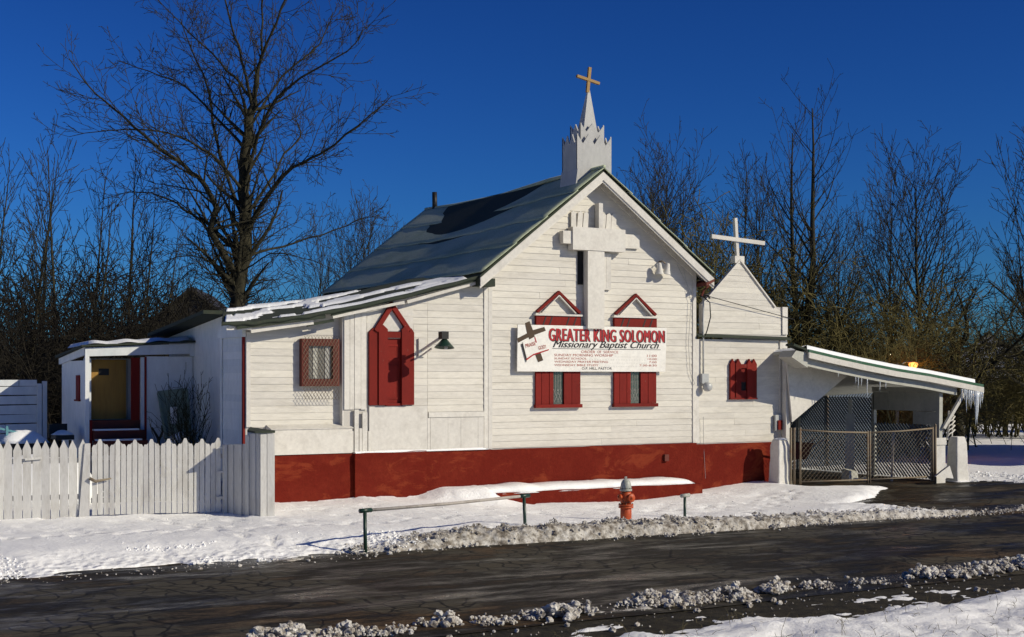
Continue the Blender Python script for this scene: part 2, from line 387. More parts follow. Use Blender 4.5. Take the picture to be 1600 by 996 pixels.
def ground_h(x, y):
    n_l = fbm(x*.35, y*.35, 1, 4)-.5; n_m = fbm(x*1.6, y*1.6, 21, 4)-.5; n_f = fbm(x*6, y*6, 41, 4, .6)-.5
    h = base_ground(x, y) + .10*n_l + .05*n_m + .018*n_f
    # footprints / crust
    h += -.03*sst(.66, .74, vnoise(x*3.1, y*3.1, 77))*sst(.5, .6, fbm(x*.4, y*.4, 78, 2))
    for (fx_, fy_, fa_) in FOOT:
        m_ = (np.abs(x-fx_) < .35) & (np.abs(y-fy_) < .35)
        if m_.any():
            u_ = (x[m_]-fx_)*math.cos(fa_)+(y[m_]-fy_)*math.sin(fa_); v_ = -(x[m_]-fx_)*math.sin(fa_)+(y[m_]-fy_)*math.cos(fa_)
            r2 = (u_/.15)**2+(v_/.075)**2; h[m_] += -.075*np.exp(-r2**2)+.016*np.exp(-(r2-1.9)**2*1.5)
    far, near = road_edges(x)
    # coarse crust towards the kerb, rising bank then down to the road
    k = np.exp(-((y-(far+.45))/.38)**2)
    amp = np.interp(x, [-14, -8, -6.5, -4, 0, 3, 8, 13], [.0, .0, .015, .07, .07, .04, .02, .02])
    ky = sst(far+2.2, far+.4, y)
    h += ky*.10*n_f*np.interp(x, [-8, -5, 9], [.8, 1.5, 1.0]) + k*.05*(vnoise(x*11, y*11, 501)-.5) + k*amp*(.6+1.7*fbm(x*3.5, y*3.5, 61, 4, .65))*.9
    h -= sst(far+2.0, far+.25, y)*np.interp(x, [-14, -7, -4, 2, 8, 14], [.15, .15, .07, .07, .08, .08])
    ed_ = sst(far+1.7, far+.15, y)*np.interp(x, [-6.5, -4.5], [1, 0])
    h = h*(1-ed_)+ed_*(-.205+.17*(fbm(x*2.2, y*4.0, 611, 5, .62)-.36)*(1.25-.75*ed_)+.05*sst(far+.5, far+1.3, y))
    rag = np.interp(x, [-6.5, -5], [1, 0])*(1.3*(fbm(x*1.1, y*2.4, 17, 4, .6)-.42)+.5*(fbm(x*5, y*9, 19, 3, .6)-.5))
    inroad = sst(far+.25+rag, far-.05+rag, y)*sst(near-.35, near+.1, y)
    h = h*(1-inroad) + inroad*(-.42)
    # near verge: patchy thaw, then thin snow
    nr2 = near+1.1*(fbm(x*.8, y*1.3, 93, 4, .6)-.5)+.4*(fbm(x*4, y*6, 94, 3)-.5)
    v = sst(near+.1, near-.2, y)
    th = fbm(x*1.1, y*2.2, 91, 5, .6)
    cover = sst(nr2-.9, nr2-2.7, y)*.85 + .02*sst(-6, 3, x) - .12*sst(near-1.2, near-.3, y)
    hv = -.225 + .20*(th-.62+cover) + .07*n_f
    h = h*(1-v) + v*hv
    # near row of ploughed lumps
    k2 = np.exp(-((y-(near+.15))/.30)**2)
    lum = np.clip(fbm(x*1.3, y*1.3, 131, 3)-.42, 0, .16)*2.2
    h += k2*lum*.42*(.4+1.2*fbm(x*5, y*5, 133, 4, .65))*np.interp(x, [-13, -10, -8, 4], [.2, .6, 1, 1])
    # bare driveway in front of the carport
    xl = np.maximum(11.3+1.4*(y+1.3), 6.6); nz = 1.5*(fbm(x*.7, y*1.1, 201, 5, .6)-.5)
    dx = sst(xl-.9, xl+.7, x+nz)*sst(15.2, 13.6, x+.9*(fbm(x*.9, y*.9, 203, 3)-.5) - .9*np.clip(-y-3, 0, 9))
    dy = sst(-1.2, -2.0, y)*np.maximum(sst(far-.1, far+.9, y+.5*(fbm(x*2, y*2, 207, 3)-.5)), sst(8.8, 10.2, x+nz))
    inside = sst(-1.9, -1.0, y)*sst(7.9, 8.5, x)*sst(13.6, 13.0, x)*sst(4.8, 4.2, y)
    d = np.clip(dx*dy*1.0, 0, 1)
    h = h - .36*d*sst(.20, .46, fbm(x*1.1, y*2.6, 211, 5, .6)+.22*d-.05) - .42*inside
    # drift against the foundation
    m = np.interp(x, [-6, -5.3, -4.6, -3.4, -3.2, -1.85, -1.3, -.4, -.1, .5], [.0, .05, .02, .06, .12, .14, .30, .38, .22, .0])
    pl = sst(1.55, .35, -y+.25*(fbm(x*2, y*2, 777, 3)-.5)); w_ = sst(-2.3, -1.0, x)
    h = h + m*((1-w_)*np.exp(-np.clip(-y, 0, 9)/.55)+w_*pl)*(y < .5)
    return h
xs = np.concatenate([[-600, -300, -150, -90, -60, -45, -36, -30], np.arange(-26, -15, .5), np.arange(-15, 16, .075), np.arange(16, 30, .5), [32, 36, 42, 50, 60, 80, 110, 150, 220, 350, 600]])
ys = np.concatenate([[-300, -150, -80, -50, -38, -30, -26, -23], np.arange(-21, -17.5, .4), np.arange(-17.5, -6.0, .06), np.arange(-6, .6, .11), np.arange(.6, 14, .45), [15, 17, 20, 24, 30, 38, 50, 70, 100, 150, 250, 400, 700]])
XX, YY = np.meshgrid(xs, ys); HH = ground_h(XX, YY)
fade = sst(14, 30, YY)
HH = HH*(1-fade) + fade*(-.1+.4*(fbm(XX*.08, YY*.08, 3, 3)-.5))
nx, ny = len(xs), len(ys)
me = bpy.data.meshes.new('snow_ground')
vs = np.stack([XX.ravel(), YY.ravel(), HH.ravel()], 1)
ii = (np.arange(ny-1)[:, None]*nx + np.arange(nx-1)[None, :]).ravel()
fs = np.stack([ii, ii+1, ii+1+nx, ii+nx], 1)
me.from_pydata(vs.tolist(), [], fs.tolist()); me.polygons.foreach_set('use_smooth', [True]*len(me.polygons))
# roadside crust is dirtier than the yard snow where the plough has thrown it
fa, ne = road_edges(XX); dn = .5*(fbm(XX*2.5, YY*2.5, 301, 3)-.5)
wb_ = np.interp(XX, [-14, -8, -6, -4, 1, 3, 9, 14], [.05, .08, .25, .80, .75, .35, .22, .25])
gr = sst(fa+wb_+.22, fa+wb_-.12, YY+dn)*sst(ne-.75, ne-.35, YY+dn)
gat = me.attributes.new('grime', 'FLOAT', 'POINT'); gat.data.foreach_set('value', gr.ravel().astype(np.float32))
cr_ = sst(fa+1.9, fa+.5, YY)*sst(fa-1, fa-.5, YY); cat_ = me.attributes.new('crust', 'FLOAT', 'POINT'); cat_.data.foreach_set('value', cr_.ravel().astype(np.float32))
me.materials.append(M['groundsnow'])
GROUND = link(bpy.data.objects.new('snow_ground', me)); tag(GROUND, kind='structure')
def ghz(x, y): return float(ground_h(np.array([float(x)]), np.array([float(y)]))[0])
def sheet(name, x0, x1, y0, y1, z, m, st=1.0, amp=.02, seed=4):
    gx = np.arange(x0, x1+.001, st); gy = np.arange(y0, y1+.001, st*.5); A, B = np.meshgrid(gx, gy)
    C = z + amp*(fbm(A*.4, B*.4, seed, 3)-.5)
    q = MB(); n = len(gx); q.v = np.stack([A.ravel(), B.ravel(), C.ravel()], 1).tolist()
    k = (np.arange(len(gy)-1)[:, None]*n + np.arange(n-1)[None, :]).ravel()
    q.f = [tuple(t) for t in np.stack([k, k+1, k+1+n, k+n], 1).tolist()]; q.mi = [0]*len(q.f)
    return tag(q.build(name, m, None, True, (0, 0, 0)), kind='structure')
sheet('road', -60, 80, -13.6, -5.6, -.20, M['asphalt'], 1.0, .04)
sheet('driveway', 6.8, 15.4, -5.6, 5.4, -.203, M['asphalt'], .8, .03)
sheet('verge_soil', -40, 40, -19.5, -13.2, -.212, M['dirt'], .8, .06)

# loose ploughed lumps of snow and ice along both road edges: uncountable, one object each
def crumbs(l):
    a = np.array(l); z = ground_h(a[:, 0], a[:, 1])+.003; return [(x, y, zz, s) for (x, y, s), zz in zip(l, z.tolist())]
def lumps(name, label, spots, m, seed):
    r = random.Random(seed); q = MB()
    ico = [(0, 0, 1)]+[(math.cos(k*1.2566)*.894, math.sin(k*1.2566)*.894, .447) for k in range(5)]+[(math.cos(k*1.2566+.628)*.894, math.sin(k*1.2566+.628)*.894, -.447) for k in range(5)]+[(0, 0, -1)]
    icf = [(0, 1+k, 1+(k+1) % 5) for k in range(5)]+[(1+k, 6+k, 1+(k+1) % 5) for k in range(5)]+[(1+(k+1) % 5, 6+k, 6+(k+1) % 5) for k in range(5)]+[(11, 6+(k+1) % 5, 6+k) for k in range(5)]
    i2v = list(ico); mid = {}; i2f = []
    def mp_(a, b):
        k = (min(a, b), max(a, b))
        if k not in mid:
            m_ = Vector(ico[a])+Vector(ico[b]); m_.normalize(); mid[k] = len(i2v); i2v.append(tuple(m_))
        return mid[k]
    for a, b, c in icf:
        ab, bc, ca_ = mp_(a, b), mp_(b, c), mp_(c, a); i2f += [(a, ab, ca_), (ab, b, bc), (ca_, bc, c), (ab, bc, ca_)]
    crumbled = []
    for (x, y, z, s) in spots:                       # a big lump is a crumbly heap of smaller pieces
        if s < .05: crumbled.append((x, y, z, s)); continue
        for k in range(int(10+s*140)):
            t = r.random()*6.3; rr = s*1.25*math.sqrt(r.random()); hh = s*1.15*max(0, 1-(rr/(s*1.3))**1.5)
            crumbled.append((x+rr*1.25*math.cos(t), y+rr*math.sin(t), z+hh*r.uniform(.25, 1.0)-s*.1, s*r.uniform(.14, .38)))
    for (x, y, z, s) in crumbled:
        a = r.random()*6.3; ca, sa = math.cos(a), math.sin(a); sx, sy, sz = s*r.uniform(.7, 1.4), s*r.uniform(.7, 1.2), s*r.uniform(.6, 1.1)
        vs = []; (SV, SF) = (i2v, i2f) if s > .035 else (ico, icf)
        for v in SV:
            j = r.uniform(.62, 1.22); p = (v[0]*sx*j, v[1]*sy*j, v[2]*sz*j)
            vs.append((x+p[0]*ca-p[1]*sa, y+p[0]*sa+p[1]*ca, z+p[2]))
        q.add(vs, SF)
    o = q.build(name, m, None, False, (0, 0, 0)); return tag(o, label, 'snow', kind='stuff')
def spots_band(n, x0, x1, which, spread, smin, smax, seed, off=0.0, wfun=None):
    r = random.Random(seed); X_ = []; G_ = []; S_ = []
    while len(X_) < n:
        x = r.uniform(x0, x1)
        if wfun and r.random() > wfun(x): continue
        X_.append(x); G_.append(r.gauss(0, spread)); S_.append(smin*(smax/smin)**(r.random()**3.2))
    X_ = np.array(X_); f, ne = road_edges(X_); Y_ = (f if which else ne)+off+np.array(G_); S_ = np.array(S_)
    Z_ = np.maximum(ground_h(X_, Y_), -.2)+S_*.15
    return list(zip(X_.tolist(), Y_.tolist(), Z_.tolist(), S_.tolist()))
def cl2(x): return .18+.82*max(0, math.sin(x*2.7+1.0)*math.sin(x*1.13+.4)*.7+.5+.4*math.sin(x*7.1))*.7
lumps('ploughed_snow', 'dirty grey crust of ploughed snow lumps along the far road edge',
      spots_band(1300, -6.5, 3.5, True, .24, .010, .07, 1, .40, cl2) + spots_band(800, 3, 8.8, True, .20, .010, .04, 2, .26) + spots_band(160, 8, 14, True, .5, .01, .03, 22, .4) + spots_band(200, -14, -6, True, .20, .008, .035, 3, .02), M['slush'], 5)
def cl(x): return .1+.9*max(0, math.sin(x*1.9+.6)*math.sin(x*.83+2.0)+.25)
lumps('snow_clods', 'loose lumpy clods of ploughed snow along the near road edge',
      spots_band(900, -10, 3.5, False, .13, .014, .17, 7, .12, cl) + spots_band(500, -13, 4, False, .6, .010, .05, 8, -.5), M['slush'], 6)
lumps('snow_crumbs', 'small crumbs of broken snow crust scattered over the white verge',
      crumbs([(x_, y_, rng.uniform(.008, .03)) for x_, y_ in [(rng.uniform(-14, -5.0), -7.15+1.6*rng.random()**1.6) for _ in range(4200)] if vnoise(np.array([x_*1.3]), np.array([y_*1.3]), 7)[0] > .55]
      + [(rng.gauss(15.3, .9), rng.uniform(-5.5, 1.0), rng.uniform(.03, .09)) for _ in range(180)] + [(rng.uniform(-12, 6), rng.uniform(-6.2, -1.2), rng.uniform(.008, .02)) for _ in range(160)]), M['snow'], 9)
# ================================================================ the church
CH = thing('church', (2.9, 4, 0), 'small white clapboard church with red base, green roof and pointed steeple', 'church')
def slab(name, lo, hi, m, parent): return MB().box(lo, hi).build(name, m, parent)
EXPO = .147
def clapboards(parent, z0, z1, span, y, m=None, seed=0, thick=.016):
    """horizontal weatherboards; span(z) -> list of (x0, x1)"""
    r = random.Random(seed); z = z0; cache = {}
    while z < z1-.03:
        h = min(EXPO, z1-z)
        lo_, hi_ = span(z), span(min(z+h, z1))
        segs = []
        for (a0, a1), (b0, b1) in zip(lo_, hi_):
            b0 = max(b0, a0); b1 = min(b1, a1)
            if a1-a0 > 2.4 and b1-b0 > 1.6 and r.random() < .75:      # butt joint
                c = b0+(b1-b0)*r.uniform(.22, .78); segs += [((a0, c-.0015), (b0, c-.0015)), ((c+.0015, a1), (c+.0015, b1))]
            else: segs.append(((a0, a1), (b0, b1)))
        for (a0, a1), (b0, b1) in segs:
            if a1-a0 < .06: continue
            b0 = max(b0, a0); b1 = min(b1, a1)
            if b1 < b0: b0 = b1 = (b0+b1)/2
            t = thick*r.uniform(.85, 1.2); dz = r.uniform(-.003, .003)
            zz = z+dz; k = (round(a1-a0, 3), round(b0-a0, 3), round(b1-a0, 3), round(h, 3))
            jit = r.uniform(-.002, .002)
            if k in cache and k[1] == 0: me = cache[k]
            else:
                q = MB(); sag = r.uniform(-.004, .004)
                w = a1-a0; top = .010
                q.hexa([(0, -t, 0), (w, -t, sag), (w, .006, sag), (0, .006, 0), (b0-a0, -.004, h+top), (b1-a0, -.004, h+top), (b1-a0, .006, h+top), (b0-a0, .006, h+top)])
                me = q.mesh('clapboard', m or M['white']); cache[k] = me
            inst('clapboard', me, parent, (a0, y+jit, zz))
        z += EXPO
# --- main gable
YO = -.38
AP = at(943, 262, YO); EL = at(751, 427, YO); ER = at(1116, 429, YO)
RX, RZ = AP.x, AP.z
sl = (RZ-EL.z)/(RX-EL.x); sr = (RZ-ER.z)/(ER.x-RX)
def zl(x): return RZ-(RX-x)*sl
def zr(x): return RZ-(x-RX)*sr
WX = 5.81
fw = MB().prism([(0, .012, .9), (WX, .012, .9), (WX, .012, zr(WX)-.14), (RX, .012, RZ-.16), (0, .012, zl(0)-.14)], (0, .14, 0)).build('front_wall', M['slab'], CH)
def span_main(z):
    xa, xb = .10, WX-.10
    if z > zl(.10)-.17: xa = RX-(RZ-.17-z)/sl
    if z > zr(WX-.1)-.17: xb = RX+(RZ-.17-z)/sr
    return [(xa, xb)]
clapboards(fw, .985, RZ-.25, span_main, 0.012, None, 3)
for x in (0, WX-.1): slab('corner_board', (x, -.022, .97), (x+.10, .011, (zl(.1) if x == 0 else zr(WX))-.2), M['trim'], CH)
slab('side_wall', (0, .16, .5), (.14, 8.6, 4.9), M['white'], CH)
slab('side_wall', (WX-.14, .16, .5), (WX, 8.6, 4.95), M['white'], CH)
MB().prism([(0.15, 8.6, .5), (WX-.15, 8.6, .5), (WX-.15, 8.6, zr(WX)-.3), (RX, 8.6, RZ-.5), (.15, 8.6, zl(0)-.2)], (0, .14, 0)).build('rear_wall', M['white'], CH)
# roof: deck part, roll-roofing sheets as sub-parts
YB = 8.75
def roof_side(sign):
    ex, ez = (EL.x, EL.z) if sign < 0 else (ER.x, ER.z)
    dk = MB().prism([(RX, YO+.02, RZ-.05), (ex, YO+.02, ez-.05), (ex, YO+.02, ez-.10), (RX, YO+.02, RZ-.10)], (0, YB-YO-.04, 0)).build('roof', M['roofedge'], CH)
    n = 4; r = random.Random(5+sign)
    for k in range(n):
        # sheets lap downwards: k = 0 at the eave
        t0 = k/n; t1 = min(1.0, (k+1)/n+.03)
        nu, nv = 40, 7
        q = MB(); vs = []
        for j in range(nv+1):
            for i in range(nu+1):
                t = t0+(t1-t0)*j/nv; y = YO-.03+(YB-YO+.06)*i/nu
                x = ex+(RX-ex)*t; z = ez+(RZ-ez)*t
                lap = .028*(1-j/nv)+.012*k*0
                wob = .035*(float(fbm(np.array([y*.8+k*7]), np.array([t*9.0]), 71, 3)[0])-.5)
                sag = -.13*math.sin(math.pi*min(max((y-1)/7.4, 0), 1))*t
                edge = (.02*math.sin(y*2.3+k)+.02*math.sin(y*5.1)) if j == 0 else 0
                vs.append((x+edge*sign*.6, y, z+.004+lap+wob*.6+sag+(-edge*.4)))
        nn = nu+1
        fs = [(j*nn+i, j*nn+i+1, (j+1)*nn+i+1, (j+1)*nn+i) for j in range(nv) for i in range(nu)]
        if sign < 0: fs = [f[::-1] for f in fs]
        b = len(vs); vs2 = vs+[(v[0], v[1], v[2]-.022) for v in vs]
        fs2 = fs+[tuple(i+b for i in f[::-1]) for f in fs]
        # skirt
        rim = [i for i in range(nn)]+[j*nn+nu for j in range(1, nv+1)]+[nv*nn+i for i in range(nu-1, -1, -1)]+[j*nn for j in range(nv-1, 0, -1)]
        fs2 += [(rim[i], rim[(i+1) % len(rim)], b+rim[(i+1) % len(rim)], b+rim[i]) for i in range(len(rim))]
        q.add(vs2, fs2); q.build('roofing_sheet', M['roof'], dk, True)
    # barge boards under the front edge
    for (dy, dz, hh, th) in ((.0, -.10, .19, .03), (.03, -.27, .07, .03)):
        y0 = YO+dy
        MB().prism([(RX, y0, RZ+dz), (ex, y0, ez+dz), (ex, y0, ez+dz-hh), (RX, y0, RZ+dz-hh)], (0, th, 0)).build('barge_board', M['trim'], CH)
    # soffit boards
    MB().prism([(RX, YO+.06, RZ-.135), (ex, YO+.06, ez-.135), (ex, YO+.06, ez-.155), (RX, YO+.06, RZ-.155)], (0, .39, 0)).build('soffit', M['trim'], CH)
    # frieze on the wall under the soffit
    MB().prism([(RX, -.028, RZ-.16), (0 if sign < 0 else WX, -.028, (zl(0) if sign < 0 else zr(WX))-.16), (0 if sign < 0 else WX, -.028, (zl(0) if sign < 0 else zr(WX))-.30), (RX, -.028, RZ-.30)], (0, .03, 0)).build('frieze_board', M['trim'], CH)
roof_side(-1); roof_side(1)
# ridge roll
MB().tube([(RX, YO-.03, RZ+.015), (RX, 2, RZ+.0), (RX, 4.5, RZ-.11), (RX, 7, RZ-.08), (RX, YB+.03, RZ-.01)], [.05]*5, 6).build('ridge_cap', M['roof'], CH, True)
# eave returns
slab('eave_end', (EL.x-.02, YO+.05, EL.z-.28), (0, -.03, EL.z-.10), M['roofedge'], CH)
MB().hexa([(WX+.02, -.40, 4.78), (ER.x, -.40, 4.90), (ER.x, .2, 4.90), (WX+.02, .2, 4.78), (WX+.02, -.40, 4.86), (ER.x, -.40, 4.96), (ER.x, .2, 4.96), (WX+.02, .2, 4.86)]).build('gutter_bracket', M['brownred'], CH)
MB().tube([(WX+.03, -.2, 4.55), (WX+.10, -.2, 4.70), (WX+.30, -.2, 4.84)], .025, 6).build('bracket_stay', M['brownred'], CH)
MB().tube([at(680, 340, 0)*0+Vector((RX, 8.2, RZ-.15)), (RX-.01, 8.2, RZ+.42)], [.075, .07], 10).build('roof_vent', M['black'], CH, True)
# --- steeple
def crown(q, x0, x1, y0, y1, zb, zv, zt, nf, ns, th=.03, ht=None):
    def face(a, b, n):
        a = Vector(a); b = Vector(b); nrm = Vector((-(b-a).y, (b-a).x, 0)).normalized()*th
        pts = [Vector((a.x, a.y, zb)), Vector((b.x, b.y, zb))]; top = []
        for i in range(n):
            p0 = a+(b-a)*(i/n); pm = a+(b-a)*((i+.5)/n)
            if i == 0: top += [Vector((a.x, a.y, zt)), Vector(((a+(b-a)*(.5/n)).x, (a+(b-a)*(.5/n)).y, zv))]
            else: top += [Vector((p0.x, p0.y, zt+rng.uniform(-.02, .02))), Vector((pm.x, pm.y, zv))]
        top.append(Vector((b.x, b.y, zt)))
        q.prism(pts+top[::-1], nrm)
    face((x0, y0, 0), (x1, y0, 0), nf); face((x1, y0+.002, 0), (x1, y1, 0), ns); face((x1, y1, 0), (x0, y1, 0), nf); face((x0, y1, 0), (x0, y0+.002, 0), ns)
ST = MB().box((2.47, .12, 6.7), (3.33, .70, 7.98)).build('steeple', M['steeple'], CH)
q = MB(); crown(q, 2.42, 3.38, .08, .74, 6.8, 8.02, 8.24, 3, 3); tag(q.build('lower_crown', M['steeple'], ST))
MB().prism([(2.36, .06, 7.0), (2.42, .06, 7.0), (2.42, .06, 7.42)], (0, .70, 0)).build('flashing', M['steeple'], ST)
q = MB(); crown(q, 2.58, 3.24, .18, .64, 7.9, 8.33, 8.52, 2, 2); q.build('upper_crown', M['steeple'], ST)
q = MB(); b4 = [(2.69, .25, 8.2), (3.13, .25, 8.2), (3.13, .58, 8.2), (2.69, .58, 8.2)]; t4 = [(2.925, .39, 9.36), (2.975, .39, 9.36), (2.975, .43, 9.36), (2.925, .43, 9.36)]
q.hexa(b4+t4).build('spire', M['steeple'], ST)
q = MB(); q.bar((2.92, .41, 9.30), (2.985, .41, 9.90), .075, .06, (0, 1, 0)); q.bar((2.62, .41, 9.66), (3.25, .41, 9.545), .062, .075, (0, 1, 0)); q.build('gold_cross', M['gold'], ST)
# --- foundation: painted masonry, slightly uneven
def rough_block(name, x0, x1, yf, yb, z0, z1, m, parent, seed, amp=.018, slope=0.0):
    nu = max(2, int((x1-x0)/.12)); nv = max(2, int((z1-z0)/.12)); q = MB(); vs = []
    for j in range(nv+1):
        for i in range(nu+1):
            x = x0+(x1-x0)*i/nu; z = z0+(z1-z0)*j/nv
            nse = float(fbm(np.array([x*2.2+seed]), np.array([z*2.6]), seed, 4)[0])-.5
            vs.append((x, yf+amp*2*nse, z+(.05*nse if j == nv else 0)))
    nn = nu+1; fs = [(j*nn+i, j*nn+i+1, (j+1)*nn+i+1, (j+1)*nn+i) for j in range(nv) for i in range(nu)]
    b = len(vs); vs += [(x0, yb, z0), (x1, yb, z0), (x1, yb, z1), (x0, yb, z1)]
    top = [nv*nn+i for i in range(nn)]
    fs += [tuple(top+[b+2, b+3]), tuple([j*nn for j in range(nv+1)][::-1]+[b, b+3][::1]) if False else tuple([j*nn for j in range(nv+1)]+[b+3, b])[::-1], tuple([j*nn+nu for j in range(nv+1)]+[b+2, b+1])]
    q.add(vs, fs); return q.build(name, m, parent)
rough_block('foundation', -5.62, -3.30, -.10, .3, -.5, .975, M['redbase'], CH, 3)
rough_block('foundation', -3.297, -1.62, -.19, .3, -.5, .985, M['redbase'], CH, 8)
rough_block('foundation', -1.617, -.02, -.15, .3, -.5, .975, M['redbase'], CH, 13)
rough_block('foundation', -.017, 5.79, -.07, .3, -.5, .965, M['redbase'], CH, 19)
rough_block('foundation', 5.793, 8.30, -.05, .3, -.5, .93, M['redbase'], CH, 27)
rough_block('ledge', -.25, 5.35, -.85, -.10, -.6, .06, M['redbase'], CH, 33, .03)
slab('base_vent', (4.78, -.14, .56), (4.90, -.06, .72), M['brownred'], CH)
# --- left wing, two sections
def ztop(x): return 3.585+(x+5.53)*.2325 if x < -3.5 else 4.02+(x+3.5)*.235
wa = MB().prism([(-5.55, .19, .5), (-3.48, .19, .5), (-3.48, .19, ztop(-3.6)), (-5.55, .19, ztop(-5.55))], (0, .12, 0)).build('wing_wall', M['slab'], CH)
def span_a(z):
    xa = -5.45
    if z > ztop(-5.45): xa = -5.53+(z-3.585)/.2325
    return [(xa, -3.48)]
clapboards(wa, 1.55, ztop(-3.6), span_a, .19, None, 7)
wb = MB().prism([(-3.47, .012, .5), (-.005, .012, .5), (-.005, .012, ztop(0)), (-3.47, .012, ztop(-3.47))], (0, .12, 0)).build('wing_wall', M['slab'], CH)
def span_b(z):
    out = []; xs_ = -3.5+(z-4.02)/.235 if z > ztop(-3.47) else -9
    if z >= 1.81: out.append((max(-1.50, xs_), -.11))
    else: out.append((-1.5, -1.5))
    if z >= 1.81: out.append((max(-1.84 if z < 3.6 else -2.95, xs_), max(-1.505, xs_)))
    else: out.append((-1.6, -1.6))
    return out
clapboards(wb, 1.82, ztop(0)-.03, span_b, .012, None, 9)
slab('corner_board', (-.105, -.02, .98), (-.008, .011, 4.62), M['trim'], CH)
slab('corner_board', (-5.55, .150, 1.56), (-5.46, .189, 3.50), M['trim'], CH)
MB().prism([(-3.50, .011, .99), (-3.50, .189, .99), (-3.50, .189, 3.9), (-3.50, .011, 3.92)], (.03, 0, 0)).build('corner_board', M['trim'], CH)
# vertical planks left of the door, plain panels, hatch
r = random.Random(4); x = -3.47
for w in (.13, .10, .15, .13):
    zt = ztop(x)-.03-r.uniform(0, .02); slab('plank', (x+.003, -.020-r.uniform(0, .012), 1.9+r.uniform(-.02, .02)), (x+w-.003, .011, zt), M['trim'], wb); x += w
x = -3.42
for w in (.16, .10, .07, .12, .06):
    slab('plank', (x+.003, -.045-r.uniform(0, .03), 1.0), (x+w-.004, -.021-.012, 1.88+r.uniform(-.5, .12)), M['trim'], wb); x += w+r.uniform(0, .012)
slab('panel', (-2.90, -.03, 1.0), (-1.52, .011, 1.955), M['trim'], wb)
slab('panel', (-2.94, -.004, 1.96), (-1.85, .0115, 4.05), M['trim'], wb)
slab('sill_board', (-1.49, -.035, 1.70), (-.115, .011, 1.815), M['trim'], wb)
slab('sill_board', (-1.52, -.035, 1.0), (-1.46, .011, 1.69), M['trim'], wb)
HT = thing('hatch_door', (-.8, -.02, 1.0), 'low white plank hatch in the wall beside the church corner', 'hatch')
for (a, b) in ((-1.45, -1.02), (-1.015, -.70), (-.695, -.27), (-.265, -.12)): slab('plank', (a, -.028-.004*rng.random(), 1.01), (b, .008, 1.69), M['trim'], HT)
slab('ledge_box', (-5.10, -.10, .985), (-3.32, .185, 1.50), M['trim'], wa)
MB().hexa([(-5.12, -.12, 1.503), (-3.30, -.12, 1.503), (-3.30, .188, 1.503), (-5.12, .188, 1.503), (-5.12, -.12, 1.515), (-3.30, -.12, 1.515), (-3.30, .188, 1.60), (-5.12, .188, 1.60)]).build('ledge_top', M['trim'], wa)
# snow lying on the foundation ledge of the wing
def snow_strip(name, label, pts, depth, th, seed, m=None):
    q = MB(); vs = []; nv = 5
    for i, (x, y, z) in enumerate(pts):
        n1 = float(fbm(np.array([x*2.0]), np.array([seed*1.7]), seed, 3)[0])
        for j in range(nv+1):
            t = j/nv; prof = math.sin(math.pi*min(1, t*1.0+.0)*.5+.0)
            tp = min(1, (i+3.0)/5)*min(1, (len(pts)-.4-i)/2)
            zz = z+th*tp*(.55+.9*n1)*min(1, (math.sqrt(max(0, 1-(1-min(1, t*2.2))**2))))
            vs.append((x, y-depth*(.92+.25*n1)*(1-t), zz if j else z-.01))
    nn = nv+1; fs = [(i*nn+j, (i+1)*nn+j, (i+1)*nn+j+1, i*nn+j+1) for i in range(len(pts)-1) for j in range(nv)]
    k = len(vs); vs += [(p[0], p[1], p[2]-.012) for p in pts]
    fs += [(i*nn+nv, (i+1)*nn+nv, k+i+1, k+i) for i in range(len(pts)-1)]
    fs += [((i+1)*nn, i*nn, k+i, k+i+1) for i in range(len(pts)-1)]
    fs += [tuple([j for j in range(nn)]+[k])[::-1], tuple([(len(pts)-1)*nn+j for j in range(nn)]+[k+len(pts)-1])]
    q.add(vs, fs); o = q.build(name, m or M['snow'], None, True); return tag(o, label, 'snow', kind='stuff')
snow_strip('ledge_snow', 'thin line of snow on the red foundation below the door', [(-3.28+i*.1, -.02, .985) for i in range(33)], .17, .035, 3)
snow_strip('bench_snow', 'long rounded snow slab on the low red ledge behind the hydrant', [(-.55+i*.12, -.06, .045) for i in range(49)], .74, .14, 5)
# --- left wing side wall and rear extension
sw = slab('side_wall', (-5.56, .195, .4), (-5.50, 1.66, 3.55), M['slab'], CH)
zz = .75; r = random.Random(8)
sbm = MB().hexa([(-.022, 0, 0), (0, 0, 0), (0, 1.26, 0), (-.022, 1.26, 0), (-.004, 0, .157), (0, 0, .157), (0, 1.26, .157), (-.004, 1.26, .157)]).mesh('clapboard', M['shed'])
while zz < 3.35:
    inst('clapboard', sbm, sw, (-5.561, .30, zz)); zz += EXPO
slab('corner_board', (-5.60, 1.57, .6), (-5.561, 1.67, 3.45), M['shed'], CH)
slab('corner_board', (-5.60, .20, .6), (-5.561, .29, 3.45), M['red'], CH)
slab('frieze_board', (-5.64, .15, 3.40), (-5.562, 1.72, 3.56), M['shed'], CH)
rw = MB().prism([(-5.3, 1.67, .3), (-5.3, 6.5, .3), (-5.3, 6.5, 3.55), (-5.3, 1.67, 3.98)], (.1, 0, 0)).build('extension_wall', M['shed'], CH)
MB().prism([(-5.80, 2.2, 3.945), (-5.80, 6.6, 3.56), (-5.80, 6.6, 3.64), (-5.80, 2.2, 4.025)], (5.7, 0, 0)).build('extension_roof', M['roofedge'], CH)  # eave pushed well out past the wall to keep sun off the shed
MB().tube([(-5.2, 5.0, 3.6), (-5.2, 5.0, 3.9)], .07, 10).build('roof_vent', M['meter'], CH, True)
